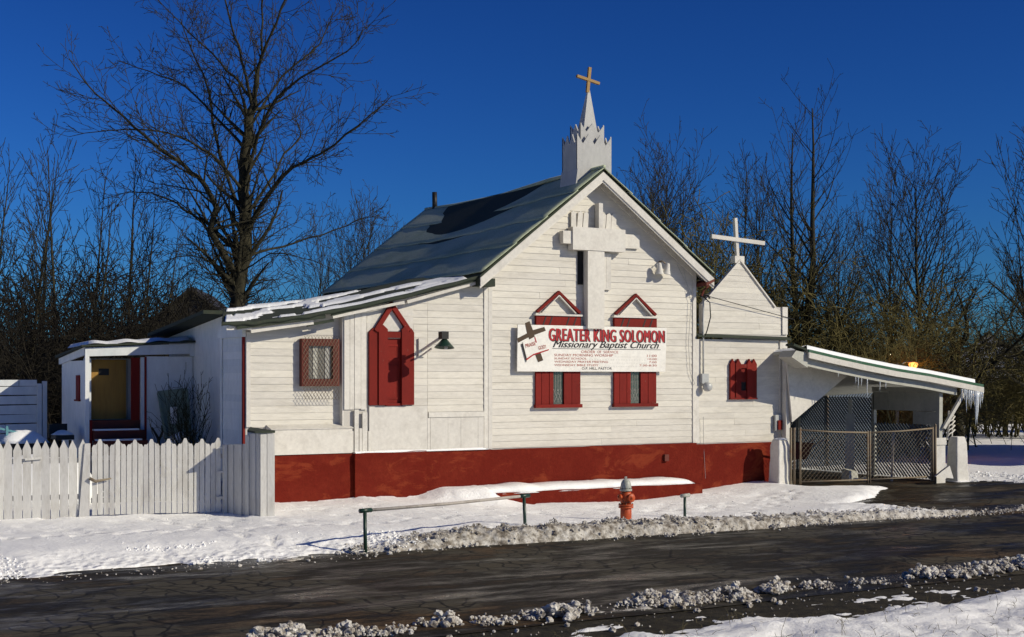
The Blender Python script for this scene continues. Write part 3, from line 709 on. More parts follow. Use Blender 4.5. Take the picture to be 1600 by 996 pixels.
# wing roof: warped deck
fr = [at(346, 504, -.28), at(395, 503, -.28), at(470, 494, -.28), at(535, 482, -.28), at(645, 459, -.28), at(757, 428, -.28)]
bk = [at(349, 481, 1.45), at(398, 478, 1.9), at(470, 471, 2.1), at(535, 460, 2.3), at(640, 436, 2.6), at(735, 428, 2.7)]
def lerp_list(L, t):
    t = t*(len(L)-1); i = min(int(t), len(L)-2); return L[i].lerp(L[i+1], t-i)
nu, nv = 150, 26; q = MB(); vs = []; WR = []
for i in range(nu+1):
    a = lerp_list(fr, i/nu); b = lerp_list(bk, i/nu); row = []
    for j in range(nv+1):
        p = a.lerp(b, j/nv); p.z += .05*(float(fbm(np.array([p.x*1.3]), np.array([p.y*1.3]), 88, 3)[0])-.5)+(.012*math.sin(i*.36)*(j == 0))
        row.append(p); vs.append(p.copy())
    WR.append(row)
nn = nv+1; top = [(i*nn+j, (i+1)*nn+j, (i+1)*nn+j+1, i*nn+j+1) for i in range(nu) for j in range(nv)]
k = len(vs); vs += [Vector((p.x, p.y, p.z-.07)) for row in WR for p in row]
rim = [i*nn for i in range(nu+1)]+[nu*nn+j for j in range(1, nn)]+[i*nn+nv for i in range(nu-1, -1, -1)]+[j for j in range(nv-1, 0, -1)]
q.add(vs, top+[tuple(a+k for a in f[::-1]) for f in top]+[(rim[(i+1) % len(rim)], rim[i], k+rim[i], k+rim[(i+1) % len(rim)]) for i in range(len(rim))])
wr = q.build('wing_roof', M['roofedge'], CH, True)
# torn drip edge and fascia strips along the wing's front
for (u0, u1, dz, hh, m, dy) in ((.04, .20, -.10, .07, 'trim', .05), (.10, .52, -.075, .10, 'roofedge', .0), (.44, .57, -.20, .06, 'roofedge', .10), (.20, .47, -.16, .09, 'trim', .08), (.55, .98, -.07, .06, 'roofedge', .02), (.56, .78, -.13, .06, 'trim', .04), (.79, .99, -.14, .07, 'trim', .07)):
    a = lerp_list(fr, u0); b = lerp_list(fr, u1); q = MB()
    q.bar((a.x, a.y+.04+dy, a.z+dz-.02), (b.x, b.y+.04+dy, b.z+dz-.02), .03, hh); q.build('eave_strip', M[m], wr)
# snow sheets on the wing roof
def snow_on(grid, name, label, keep, th, m, thick0=False):
    q = MB(); idx = {}; fs = []
    for i in range(len(grid)-1):
        for j in range(len(grid[0])-1):
            if keep(i/(len(grid)-1), j/(len(grid[0])-1)): fs.append(((i, j), (i+1, j), (i+1, j+1), (i, j+1)))
    cnt = {}
    for f in fs:
        for v in f: cnt[v] = cnt.get(v, 0)+1
    for v in cnt: idx[v] = len(q.v); p = grid[v[0]][v[1]]; q.v.append((p.x, p.y, p.z+(th if cnt[v] == 4 or (v[1] == 0 and thick0) else .006)))
    q.f = [tuple(idx[v] for v in f) for f in fs]
    if thick0:
        row = sorted(v for v in cnt if v[1] == 0); b_ = len(q.v)
        q.v += [(grid[i][0].x, grid[i][0].y-.015, grid[i][0].z-.004) for i, _ in row]
        q.f += [(b_+k, b_+k+1, idx[row[k+1]], idx[row[k]]) for k in range(len(row)-1)]
    q.mi = [0]*len(q.f)
    o = q.build(name, m, None, True); return tag(o, label, 'snow', kind='stuff')
def kw(u, v): return float(fbm(np.array([u*4.0+v*1.0]), np.array([v*6.5-u*3.0]), 99, 3)[0]) > .49 and .015 < u < .95 and v > .02
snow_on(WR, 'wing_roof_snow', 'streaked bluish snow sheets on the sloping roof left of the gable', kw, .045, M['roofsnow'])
# --- left wing window with wire guard
def frame_boxes(x0, x1, z0, z1, w, y0, y1):
    return [((x0, y0, z0), (x1, y1, z0+w)), ((x0, y0, z1-w), (x1, y1, z1)), ((x0, y0, z0+w+.001), (x0+w, y1, z1-w-.001)), ((x1-w, y0, z0+w+.001), (x1, y1, z1-w-.001))]
def diamond(q, x0, x1, z0, z1, y, pitch, rad, ratio=1.0):
    """crossed wires clipped to a rectangle"""
    w = x1-x0; h = z1-z0
    for sgn in (1, -1):
        c = -h*ratio
        while c < w+h*ratio:
            # line x = c + (z)*ratio*sgn ...
            pts = []
            for t in (0, h):
                pts.append((c+t*ratio if sgn > 0 else c+(h-t)*ratio, t))
            (xa, za), (xb, zb) = pts
            # clip in x
            def cut(xa, za, xb, zb):
                if xa > xb: xa, za, xb, zb = xb, zb, xa, za
                if xb <= 0 or xa >= w: return None
                if xa < 0: za += (zb-za)*(0-xa)/(xb-xa); xa = 0
                if xb > w: zb = za+(zb-za)*(w-xa)/(xb-xa); xb = w
                return xa, za, xb, zb
            k = cut(xa, za, xb, zb)
            if k and abs(k[2]-k[0]) > .01: q.tube([(x0+k[0], y, z0+k[1]), (x0+k[2], y, z0+k[3])], rad, 3, False)
            c += pitch
W = thing('guarded_window', (-3.96, .17, 2.41), 'square brown-red window behind a wire guard left of the door', 'window')
for b in frame_boxes(-4.40, -3.56, 2.39, 3.38, .15, .02, .16): MB().box(*b).build('frame', M['brownred'], W)
slab('pane', (-4.25, .10, 2.54), (-3.71, .13, 3.23), M['pane'], W)
slab('curtain', (-4.13, .085, 2.55), (-4.03, .098, 3.22), M['carport'], W); slab('curtain', (-3.86, .085, 2.55), (-3.74, .098, 3.22), M['signgrey'], W)
q = MB(); diamond(q, -4.38, -3.58, 2.10, 3.44, .0, .075, .0045, .6); tag(q.build('wire_guard', M['wire'], W), kind='stuff')
# --- red door with pointed surround
D = thing('chapel_door', (-2.39, 0, 1.96), 'narrow red door in a pointed red surround in the left wing', 'door')
for (px0, px1, zt, dy) in ((575, 588, 3.60, .07), (589, 603, 3.66, .10), (625, 636, 3.66, .10), (637, 645, 3.60, .07)):
    x0, x1 = at(px0, 560, 0).x, at(px1, 560, 0).x; xm = (x0+x1)/2
    MB().prism([(x0, -dy, 1.98), (x1, -dy, 1.98), (x1, -dy, zt-.06), (xm, -dy, zt+.03), (x0, -dy, zt-.06)], (0, dy-.006, 0)).build('surround_board', M['red'], D)
x0, x1 = at(603.5, 560, 0).x, at(624.5, 560, 0).x
slab('door_leaf', (x0-.05, -.012, 2.02), (x1+.03, -.005, 3.40), M['red'], D)
for (za, zb) in ((2.10, 2.85), (2.93, 3.28)):
    for b in frame_boxes(x0, x1-.02, za, zb, .045, -.024, -.0125): MB().box(*b).build('panel_moulding', M['red'], D)
slab('door_head', (x0-.1, -.075, 3.42), (x1+.1, -.007, 3.55), M['red'], D)
slab('door_sill', (x0-.04, -.065, 1.965), (x1+.04, -.007, 2.018), M['red'], D)
xa, xb, xm = at(585, 515, 0).x, at(637, 512, 0).x, at(610, 476, 0).x
for (a, b) in (((xa, 3.56), (xm+.035, 4.17)), ((xb, 3.58), (xm-.035, 4.168))):
    MB().bar((a[0], -.06, a[1]), (b[0], -.06, b[1]), .085, .10, (1, 0, 0) if False else (0, 0, 1)).build('pediment_rail', M['red'], D)
MB().prism([(xa+.06, -.02, 3.56), (xb-.06, -.02, 3.56), (xm, -.02, 4.05)], (0, .014, 0)).build('pediment_panel', M['trim'], D)
# --- front windows
def church_window(x0, x1, label):
    w = x1-x0; W = thing('chapel_window', ((x0+x1)/2, 0, 1.9), label, 'window')
    def fx(t): return x0+w*t
    for (a, b) in ((0, .125), (.13, .295), (.30, .39), (.625, .80), (.805, 1.0)):
        slab('shutter_board', (fx(a)+.003, -.060-.008*rng.random(), 1.955), (fx(b)-.003, -.014, 3.72), M['red'], W)
    slab('glass', (fx(.39), -.020, 1.955), (fx(.625), -.0142, 3.72), M['glass'], W)
    q = MB(); xa, xb = fx(.40), fx(.615)
    for k in (1, 2, 3): q.bar((xa+(xb-xa)*k/4, -.023, 2.25), (xa+(xb-xa)*k/4, -.023, 3.7), .008, .008)
    for k in (0, 1): q.bar((xa+(xb-xa)*(.1+.35*k), -.023, 2.0), (xa+(xb-xa)*(.6+.3*k), -.023, 2.30), .008, .008); q.bar((xa+(xb-xa)*(.55+.35*k), -.023, 2.0), (xa+(xb-xa)*(.05+.35*k), -.023, 2.30), .008, .008)
    tag(q.build('lead_came', M['came'], W), kind='stuff')
    slab('sill', (fx(-.02), -.11, 1.875), (fx(1.02), -.014, 1.953), M['red'], W)
    slab('head_board', (fx(0), -.085, 3.725), (fx(1), -.014, 3.975), M['red'], W)
    for t in (.14, .28, .66, .82):
        MB().bar((fx(t), -.089, 3.74), (fx(t+.07), -.089, 3.95), .03, .006, (0, 1, 0)).build('head_mark', M['black'], W)  # thin black slanted bars laid on the head board
    slab('cornice', (fx(-.03), -.12, 3.978), (fx(1.03), -.014, 4.02), M['trim'], W)
    xm = (x0+x1)/2
    for sx in (x0+.03, x1-.03):
        e = .0 if sx < xm else .003
        MB().bar((sx, -.065-e, 4.06), (xm+(.02 if sx < xm else -.02), -.065-e, 4.535), .08, .06).build('pediment_rail', M['red'], W)
        MB().bar((sx+(.12 if sx < xm else -.12), -.075-e, 4.045), (xm, -.075-e, 4.45), .06, .022).build('pediment_edge', M['trim'], W)
    return W
church_window(1.21, 2.42, 'red shuttered window left of the tall wall cross, peeking out under the sign')
church_window(3.36, 4.58, 'red shuttered window right of the tall wall cross, peeking out under the sign')
# --- tall cross on the gable
WC = thing('wall_cross', (2.75, -.03, 3.6), 'tall white boxed cross with stepped arms on the gable above the sign', 'cross')
slab('shaft', (2.52, -.22, 3.70), (2.98, -.03, 5.50), M['trim'], WC)
slab('crossbar', (2.10, -.24, 5.505), (3.56, -.03, 6.03), M['trim'], WC)
slab('arm_block', (1.86, -.20, 5.64), (2.095, -.03, 5.93), M['trim'], WC)
slab('arm_block', (3.565, -.075, 5.62), (4.08, -.03, 5.95), M['trim'], WC)
slab('top_post', (2.84, -.20, 6.035), (2.95, -.03, 6.62), M['trim'], WC)
for k, (x, l) in enumerate(((2.24, -.01), (2.40, .02), (2.56, .02), (3.04, .03), (3.20, .02), (3.35, .01))):
    MB().prism([(x-.074, -.062, 6.035), (x+.066, -.062, 6.035), (x+.068+l, -.062, 6.36), (x+l*1.4, -.062, 6.42), (x-.062+l, -.062, 6.38)], (0, .035, 0)).build('baluster', M['trim'], WC)
slab('slot', (2.37, -.028, 4.72), (2.515, -.016, 5.49), M['dark'], WC)
for (a, b) in ((2.99, 3.13), (3.135, 3.27)): slab('narrow_shutter', (a, -.07, 4.62), (b, -.016, 5.47), M['trim'], WC)
# --- loudspeaker bells
BL = thing('bell_pair', (4.72, -.1, 5.05), 'pair of small white bell horns hung high on the gable wall', 'bells')
for x, t in ((4.60, -.10), (4.80, .10)):
    q = MB(); q.lathe([(.02, .27), (.045, .25), (.06, .18), (.075, .10), (.105, .02), (.115, 0), (.09, .005), (.03, .06)], 16)
    o = q.build('bell', M['bell'], BL, True, (0, 0, 0)); o.location = Vector((x, -.16, 5.04))-wloc(BL); o.rotation_euler = (.15, t, 0)
MB().tube([(4.62, -.15, 5.30), (4.70, -.13, 5.36), (4.78, -.15, 5.30)], .018, 6).build('yoke', M['rust'], BL, True)
MB().tube([(4.70, -.13, 5.35), (4.70, -.01, 5.35)], .02, 6).build('mount', M['rust'], BL, True)
# --- wall lamp
LP = thing('wall_lamp', (-1.66, -.03, 3.2), 'green domed wall lamp on a white bracket beside the red door', 'lamp')
slab('bracket_board', (-1.74, -.05, 3.02), (-1.58, -.018, 3.42), M['trim'], LP)
MB().bar((-1.66, -.05, 3.16), (-1.59, -.80, 3.42), .045, .05).build('arm', M['trim'], LP)
MB().bar((-1.66, -.05, 3.05), (-1.62, -.45, 3.20), .03, .03).build('arm_stay', M['trim'], LP)
q = MB(); q.lathe([(.035, .20), (.07, .17), (.11, .12), (.165, .06), (.205, .015), (.215, 0), (.20, .005), (.15, .055), (.03, .15)], 20)
o = q.build('shade', M['green'], LP, True, (0, 0, 0)); o.location = Vector((-1.56, -.90, 3.20))-wloc(LP); o.rotation_euler = (-.12, .1, 0)
MB().box((-1.65, -.97, 3.385), (-1.49, -.80, 3.54)).build('socket_box', M['black'], LP)
q = MB(); q.lathe([(.005, -.06), (.03, -.05), (.04, -.02), (.03, .02), (.02, .05)], 10); o = q.build('bulb', M['meter'], LP, True, (0, 0, 0)); o.location = Vector((-1.53, -.92, 3.22))-wloc(LP)
# --- right wing with false front
sw2 = MB().box((WX+.003, .045, .5), (8.72, .18, 3.50)).build('tower_wall', M['slab'], CH)
clapboards(sw2, .96, 3.50, lambda z: [(WX+.01, 8.50)], .045, None, 12, .012)
up = MB().prism([(WX+.25, .075, 3.6), (8.74, .075, 3.6), (8.74, .075, 4.34), (8.36, .075, 4.36), (7.24, .075, 5.48), (6.06, .075, 4.36), (WX+.25, .075, 4.36)], (0, .12, 0)).build('false_front', M['slab'], CH)
def span_up(z):
    if z < 4.34: return [(WX+.26, 8.60)]
    return [(6.06+(z-4.36)*1.054, 8.36-(z-4.36)*1.0)]
clapboards(up, 3.64, 5.44, span_up, .075, None, 15, .012)
slab('corner_board', (8.50, .0, .90), (8.74, .044, 3.50), M['trim'], CH)
slab('corner_board', (8.61, .03, 3.66), (8.78, .074, 4.36), M['trim'], CH)
for a, b in (((6.03, 4.35), (7.24, 5.50)), ((8.38, 4.35), (7.243, 5.50))):
    MB().bar((a[0], .05, a[1]), (b[0], .05, b[1]), .05, .035).build('barge_board', M['trim'], CH)
slab('parapet_side', (8.74, .075, 3.4), (8.79, 2.6, 4.33), M['white'], CH)
slab('tower_side', (8.60, .181, .4), (8.72, 6.5, 3.42), M['white'], CH)
slab('tower_roof', (WX+.01, .2, 3.42), (8.735, 6.5, 3.49), M['roofedge'], CH)
MB().hexa([(WX+.02, -.09, 3.555), (8.80, -.09, 3.515), (8.80, .074, 3.525), (WX+.02, .074, 3.565), (WX+.02, -.09, 3.59), (8.80, -.09, 3.545), (8.80, .074, 3.60), (WX+.02, .074, 3.645)]).build('pent_roof', M['roofedge'], CH)
slab('corner_board', (WX+.004, -.018, .97), (WX+.09, .044, 3.50), M['trim'], CH)
# tower window with picket shutters
TW = thing('tower_window', (7.29, .02, 2.04), 'small red picket-shuttered window in the narrow tower front', 'window')
for (a, b, dy) in ((.0, .17, .035), (.18, .385, .055), (.615, .79, .055), (.80, 1.0, .035)):
    x0, x1 = 6.87+.84*a, 6.87+.84*b; xm = (x0+x1)/2
    MB().prism([(x0, -dy, 2.06), (x1, -dy, 2.06), (x1, -dy, 2.90), (xm, -dy, 3.03), (x0, -dy, 2.90)], (0, dy+.02, 0)).build('picket_shutter', M['red'], TW)
slab('lintel', (7.195, -.045, 2.80), (7.385, .02, 2.90), M['red'], TW)
slab('inner_frame', (7.195, -.006, 2.45), (7.385, .021, 2.798), M['red'], TW)
slab('glass', (7.21, -.010, 2.24), (7.37, .0205, 2.448), M['dark'], TW)
slab('sill', (6.86, -.05, 2.02), (7.72, .02, 2.058), M['red'], TW)
slab('apron', (7.195, -.03, 2.06), (7.385, .021, 2.238), M['red'], TW)
# rooftop cross
RC = thing('rooftop_cross', (7.2, .13, 5.45), 'plain white cross standing on the peak of the narrow tower front', 'cross')
slab('base_block', (7.08, .05, 5.42), (7.38, .23, 5.60), M['trim'], RC)
MB().bar((7.22, .14, 5.58), (7.15, .14, 6.55), .085, .085, (0, 1, 0)).build('upright', M['trim'], RC)
MB().bar((6.36, .085, 6.05), (8.05, .085, 5.96), .06, .10, (0, 0, 1)).build('arm', M['trim'], RC)
# electric meter and service wires
EM = thing('electric_meter', (5.98, -.06, 2.3), 'grey electric meter with conduit and hanging cable beside the tower wall', 'meter')
MB().tube([(6.02, -.03, 2.62), (6.02, -.03, 4.55)], .022, 8).build('conduit', M['meter'], EM, True)
slab('meter_box', (5.92, -.12, 2.42), (6.12, -.02, 2.66), M['meter'], EM)
q = MB(); q.lathe([(.115, 0), (.12, .05), (.10, .12), (.06, .15), (.01, .155)], 18, (6.06, -.10, 2.34), 'Y'); q.build('meter_glass', M['meter'], EM, True)
MB().tube([(6.0, -.05, 4.55), (6.12, -.16, 4.40), (6.16, -.14, 4.05), (6.10, -.08, 3.72), (6.06, -.06, 3.60)], .014, 6).build('cable', M['black'], EM, True)
MB().tube([(5.9, -.06, 4.55), (6.1, -.10, 4.60), (6.16, -.10, 4.50)], .03, 6).build('weather_head', M['black'], EM, True)
MB().tube([(5.90, -.08, 4.6), (9.0, .02, 4.05)], .009, 4).build('service_wire', M['black'], EM)
for k, pts in enumerate(([(5.40, -.05, 5.2), (5.62, -.06, 4.4), (5.55, -.05, 3.4), (5.60, -.05, 2.7), (5.75, -.05, 2.4)], [(5.2, -.05, 5.3), (5.72, -.06, 4.5)], [(6.02, -.03, 1.6), (6.03, -.03, .95), (6.02, -.12, .1)])):
    MB().tube(pts, .006, 4).build('loose_wire', M['signgrey'], EM)
FB = thing('fuse_box', (8.5, -.05, 1.3), 'small box with a red cover near the corner pillar', 'box')
slab('back_box', (8.30, -.06, 1.22), (8.49, -.001, 1.62), M['meter'], FB); slab('red_cover', (8.36, -.10, 1.24), (8.49, -.062, 1.48), M['red'], FB)
#--PART3--
# ================================================================ sign board
SY = -.13
SG = thing('church_sign', (2.74, SY, 2.7), 'long white hand-lettered church sign with service times and a book emblem', 'sign')
def sz(zx, zy): return at(780+zx/4.98, 480+zy/4.98, SY)
q = MB(); q.prism([(.68, SY, 2.705), (4.80, SY, 2.705), (4.84, SY, 3.755), (.70, SY, 3.76)], (0, .03, 0)); q.build('board', M['signwhite'], SG)
for x in (1.0, 2.7, 4.5): slab('batten', (x, SY+.031, 2.75), (x+.07, -.05 if x != 2.7 else -.05, 3.7), M['trim'], SG)
LY = SY-.004
def lettering(name, txt, x0, x1, z0, z1, m, shear=0.0, offset=0.0, parent=SG, y=LY, rot=0.0, sp=1.0):
    cu = bpy.data.curves.new('t', 'FONT'); cu.body = txt; cu.size = 1; cu.shear = shear; cu.offset = offset; cu.extrude = .0; cu.space_character = sp; cu.resolution_u = 3
    o = bpy.data.objects.new('t', cu); COL.objects.link(o)
    dg = bpy.context.evaluated_depsgraph_get(); me = bpy.data.meshes.new_from_object(o.evaluated_get(dg))
    bpy.data.objects.remove(o); bpy.data.curves.remove(cu)
    co = np.empty(len(me.vertices)*3); me.vertices.foreach_get('co', co); co = co.reshape(-1, 3)
    mn = co.min(0); mx = co.max(0)
    u = (co[:, 0]-mn[0])/(mx[0]-mn[0])*(x1-x0); v = (co[:, 1]-mn[1])/(mx[1]-mn[1])*(z1-z0)
    c, s = math.cos(rot), math.sin(rot)
    out = np.stack([u*c-v*s, np.zeros(len(u)), u*s+v*c], 1); me.vertices.foreach_set('co', out.ravel())
    me.name = name; me.materials.clear(); me.materials.append(m); me.update()
    return inst(name, me, parent, (x0, y, z0))
def sx(px): return at(px, 540, SY).x
def szz(py): return at(950, py, SY).z
for k in range(3):
    d_ = (k-1)*.011
    lettering('title_shadow', 'GREATER KING SOLOMON', sx(857.6)+.020+d_, sx(1038)+.012+d_, szz(534.9)-.006, szz(515.2)-.006, M['signblack'], 0, .0, y=LY-.0004*k, sp=1.12)
    lettering('title_lettering', 'GREATER KING SOLOMON', sx(857.6)+d_, sx(1037.2)+d_, szz(534.2), szz(515), M['signred'], 0, .0, y=LY-.003-.0004*k, sp=1.12)
for k in range(2):
    lettering('script_lettering', 'Missionary Baptist Church', sx(863.5)+k*.011, sx(1029)+k*.011, szz(547.5), szz(533.5), M['signblack'], .42, .0, y=LY-.002-.0003*k)
MB().box((sx(863), LY-.001, szz(546.3)), (sx(1032), LY+.002, szz(545.6))).build('underline', M['signblack'], SG)
for w_, a_, b_ in (('ORDER', 908, 930), ('OF', 933.5, 939.5), ('SERVICE', 943, 966)): lettering('heading_lettering', w_, sx(a_), sx(b_), szz(552.4), szz(548.3), M['signorange'], 0, .0)
for t, tm, y0, y1, a, b in (('SUNDAY MORNING WORSHIP', '11:00', 558.2, 553.3, 958, 1011), ('SUNDAY SCHOOL', '10:00', 563.0, 558.9, 917, 1012), ('WEDNSDAY PRAYER MEETING', '7:00', 568.0, 563.8, 950, 1014), ('WEDNSDAY BIBLE STUDY', '7:30-8:30', 573.2, 569.0, 935, 999)):
    lettering('service_lettering', t, sx(866), sx(a), szz(y0-.6), szz(y1+.5), M['signorange'], 0, .0)
    lettering('time_lettering', tm, sx(b), sx(1026), szz(y0-.6), szz(y1+.5), M['signorange'], 0, .0)
    lettering('dot_leader', '. '*22, sx(a+4), sx(b-4), szz(y0), szz(y0)+.012, M['signgrey'])
lettering('pastor_lettering', 'O.P. HILL, PASTOR', sx(909), sx(956), szz(578.6), szz(574.2), M['signblack'], 0, .003)
# emblem: cross behind an open book
def poly(name, pts, m, dy=0.0): return MB().prism([sz(*p)+Vector((0, -dy-.002, 0)) for p in pts], (0, -.004, 0)).build(name, m, SG)
poly('emblem_cross', [(200, 125), (235, 110), (262, 180), (350, 155), (362, 185), (272, 218), (342, 415), (302, 430), (228, 236), (148, 278), (137, 246), (216, 205)], M['signbrown'])
poly('emblem_page', [(182, 272), (235, 252), (272, 232), (335, 215), (383, 330), (345, 340), (305, 355), (262, 368), (205, 408)], M['signwhite'], .007)
poly('emblem_spine', [(270, 236), (277, 232), (290, 276), (283, 280)], M['signred'], .012)
poly('emblem_binding', [(205, 405), (262, 366), (305, 352), (383, 328), (384, 336), (308, 362), (264, 376), (210, 416)], M['signred'], .012)
poly('emblem_ribbon', [(168, 288), (182, 283), (213, 405), (207, 432), (200, 408)], M['signblack'], .012)
a = sz(205, 318); lettering('emblem_lettering', 'PRAISE', a.x, a.x+.27, a.z, a.z+.085, M['signorange'], 0, .004, y=SY-.021, rot=.25)
a = sz(305, 335); lettering('emblem_lettering', 'GOD!', a.x, a.x+.20, a.z, a.z+.085, M['signorange'], 0, .004, y=SY-.021, rot=.22)
# ================================================================ shed behind the fence
SH = thing('shed', (-6.5, 5.5, 0), 'low faded white shed with an open porch behind the picket gate', 'shed')
slab('side_wall', (-7.74, 4.62, .2), (-7.68, 7.0, 2.95), M['shed'], SH)
MB().prism([(-7.80, 4.5, 3.07), (-7.80, 7.05, 2.88), (-7.80, 7.05, 3.02), (-7.80, 4.5, 3.24)], (.05, 0, 0)).build('side_fascia', M['shed'], SH)
slab('front_wall', (-6.40, 4.52, .2), (-5.32, 4.60, 3.05), M['shed'], SH)
MB().prism([(-7.78, 4.44, 3.04), (-5.30, 4.44, 3.12), (-5.30, 4.44, 3.36), (-7.78, 4.44, 3.23)], (0, .05, 0)).build('front_fascia', M['shed'], SH)
slab('fascia_end', (-5.42, 4.42, 3.06), (-5.30, 4.438, 3.34), M['shed'], SH)
MB().hexa([(-7.88, 4.36, 3.25), (-5.28, 4.36, 3.38), (-5.28, 7.1, 3.40), (-7.88, 7.1, 3.03), (-7.88, 4.36, 3.29), (-5.28, 4.36, 3.42), (-5.28, 7.1, 3.52), (-7.88, 7.1, 3.09)]).build('roof', M['roofedge'], SH)
slab('corner_post', (-7.79, 4.40, .2), (-7.70, 4.49, 3.04), M['shed'], SH)
slab('porch_wall', (-7.67, 4.66, .2), (-7.60, 5.0, 3.0), M['shed'], SH)
slab('rear_wall', (-7.67, 5.06, .2), (-5.35, 5.12, 3.0), M['shed'], SH)
slab('jamb', (-6.72, 4.58, 1.6), (-6.53, 4.64, 3.02), M['red'], SH); slab('jamb', (-6.52, 4.53, 1.0), (-6.44, 4.58, 3.03), M['shed'], SH); slab('jamb', (-6.435, 4.50, .3), (-6.395, 4.56, 3.04), M['red'], SH)
DO = slab('door', (-7.62, 4.98, 1.62), (-6.74, 5.04, 2.98), M['door'], SH)
slab('door_window', (-7.36, 4.972, 2.62), (-7.13, 4.979, 2.77), M['black'], DO)
slab('door_edge', (-6.74, 4.96, 1.62), (-6.71, 5.05, 2.98), M['steel'], DO)
for k, (z, y) in enumerate(((1.60, 4.60), (1.38, 4.36), (1.16, 4.12), (.94, 3.90))):
    st = slab('step', (-7.62, y, z-.22), (-6.47, y+.5 if k == 0 else y+.24, z), M['brownred'], SH)
    if k in (1, 2): MB().box((-7.60, y-.01, z+.002), (-6.6, y+.20, z+.035)).build('step_snow', M['roofsnow'], st)
slab('porch_board', (-7.70, 4.42, .9), (-7.63, 4.48, 1.62), M['red'], SH)
WS = slab('side_window', (-7.77, 5.1, 2.07), (-7.742, 5.42, 2.62), M['red'], SH)
slab('window_sill', (-7.80, 5.05, 2.03), (-7.742, 5.47, 2.068), M['red'], WS)
grid = [[Vector((-7.75+2.4*i/30, 4.38+2.6*j/10, 3.30+.052*2.4*i/30+(.10*2.4*i/30-.2)*j/10*.35+.02*math.sin(i*.7))) for j in range(11)] for i in range(31)]
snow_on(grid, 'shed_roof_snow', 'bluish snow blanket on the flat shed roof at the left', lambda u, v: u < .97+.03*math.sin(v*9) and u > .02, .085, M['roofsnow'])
SD = thing('screen_door', (-6.0, 4.2, .9), 'old green screen door leaning against the shed wall', 'door')
def sp(px, py): return at(px, py, 4.25)
A_, B_, C_, D_ = sp(247, 613), sp(292, 608), sp(300, 700), sp(262, 700)
for a, b in ((A_, B_), (B_, C_), (D_, A_), (sp(251, 640), sp(294, 638))): MB().bar(a, b, .05, .05).build('frame', M['screen'], SD)
MB().prism([A_+Vector((0, .03, 0)), D_+Vector((0, .03, 0)), C_+Vector((0, .03, 0)), B_+Vector((0, .03, 0))], (0, .01, 0)).build('screen', M['screen'], SD)
slab('inner_panel', (sp(265, 640).x, 4.18, sp(265, 662).z), (sp(275, 640).x, 4.21, sp(265, 636).z), M['shed'], SD)
# plank fence at the far left
PF = thing('plank_fence', (-9, 7.6, 0), 'weathered white fence of horizontal planks left of the shed', 'fence')
zt = 2.46; r = random.Random(3)
for k in range(6):
    h = .21; z = zt-.10-k*(h+.015)
    MB().hexa([(-11.2, 7.60+r.uniform(-.01, .01), z-h), (-8.02, 7.60, z-h+r.uniform(-.02, .02)), (-8.02, 7.64, z-h), (-11.2, 7.64, z-h), (-11.2, 7.60, z-.05), (-8.02, 7.60, z), (-8.02, 7.64, z), (-11.2, 7.64, z-.05)]).build('plank', M['shed'], PF)
for (a, b) in ((-9.05, -8.62), (-8.60, -8.20), (-9.5, -9.07)): slab('coping_plank', (a, 7.58, zt-.10+.003*1), (b, 7.66, zt+.05), M['shed'], PF)
for (x, t) in ((-8.10, 2.42), (-7.98, 2.48)): slab('post', (x-.10, 7.50, .2), (x, 7.59, t), M['shed'], PF)
# junk in the yard
CT = thing('garden_cart', (-8.1, 5.0, 0), 'dark cart heaped with snow beside the shed corner', 'cart')
slab('tray', (-8.35, 4.75, 1.18), (-7.95, 5.3, 1.28), M['black'], CT); slab('back_board', (-8.38, 5.31, 1.20), (-7.98, 5.36, 1.52), M['black'], CT)
for x in (-8.30, -8.02): MB().bar((x, 4.85, .3), (x, 4.85, 1.17), .05, .05).build('leg', M['black'], CT)
q = MB(); q.lathe([(.22, 0), (.22, .06)], 16, (-8.15, 5.38, .55), 'Y'); q.build('wheel', M['black'], CT, True)
def heap(name, label, c, sx_, sy_, sz_, seed):
    q = MB(); n = 14; vs = [(c[0], c[1], c[2]+sz_)]; fs = []
    for j in range(1, 6):
        for k in range(n):
            t = 2*math.pi*k/n; rr = j/5; nz = float(fbm(np.array([math.cos(t)*rr*2+seed]), np.array([math.sin(t)*rr*2]), seed, 3)[0])
            vs.append((c[0]+sx_*rr*math.cos(t)*(.8+.4*nz), c[1]+sy_*rr*math.sin(t)*(.8+.4*nz), c[2]+sz_*(1-rr**2)*(.7+.6*nz)))
    fs += [(0, 1+k, 1+(k+1) % n) for k in range(n)]
    for j in range(4): fs += [(1+j*n+k, 1+(j+1)*n+k, 1+(j+1)*n+(k+1) % n, 1+j*n+(k+1) % n) for k in range(n)]
    fs.append(tuple(1+4*n+k for k in range(n))[::-1]); q.add(vs, fs); o = q.build(name, M['roofsnow'], None, True); return tag(o, label, 'snow', kind='stuff')
heap('cart_snow', 'small cap of snow on the dark cart tray', (-8.15, 5.02, 1.285), .24, .30, .10, 3)
TR = thing('flat_trailer', (-9.3, 5.2, 0), 'long dark trailer bed under snow at the left edge', 'trailer')
slab('bed', (-10.6, 4.7, .92), (-8.45, 5.5, 1.12), M['black'], TR)
for x in (-10.2, -8.9): q = MB(); q.lathe([(.30, 0), (.30, .15)], 18, (x, 4.69, .42), 'Y'); q.build('wheel', M['black'], TR, True)
MB().bar((-10.5, 4.9, 1.7), (-8.7, 5.0, 1.25), .04, .04).build('pole', M['turq'], TR)
MB().bar((-9.35, 4.95, 1.12), (-9.35, 4.95, 1.5), .05, .05).build('stake', M['turq'], TR)
heap('trailer_snow', 'pointed drift of snow heaped on the dark trailer', (-9.0, 5.0, 1.122), .55, .38, .28, 7)
heap('yard_drift', 'low snow drift in the yard between trailer and picket fence', (-9.2, 2.6, .0), 1.6, 1.1, 1.0, 12)
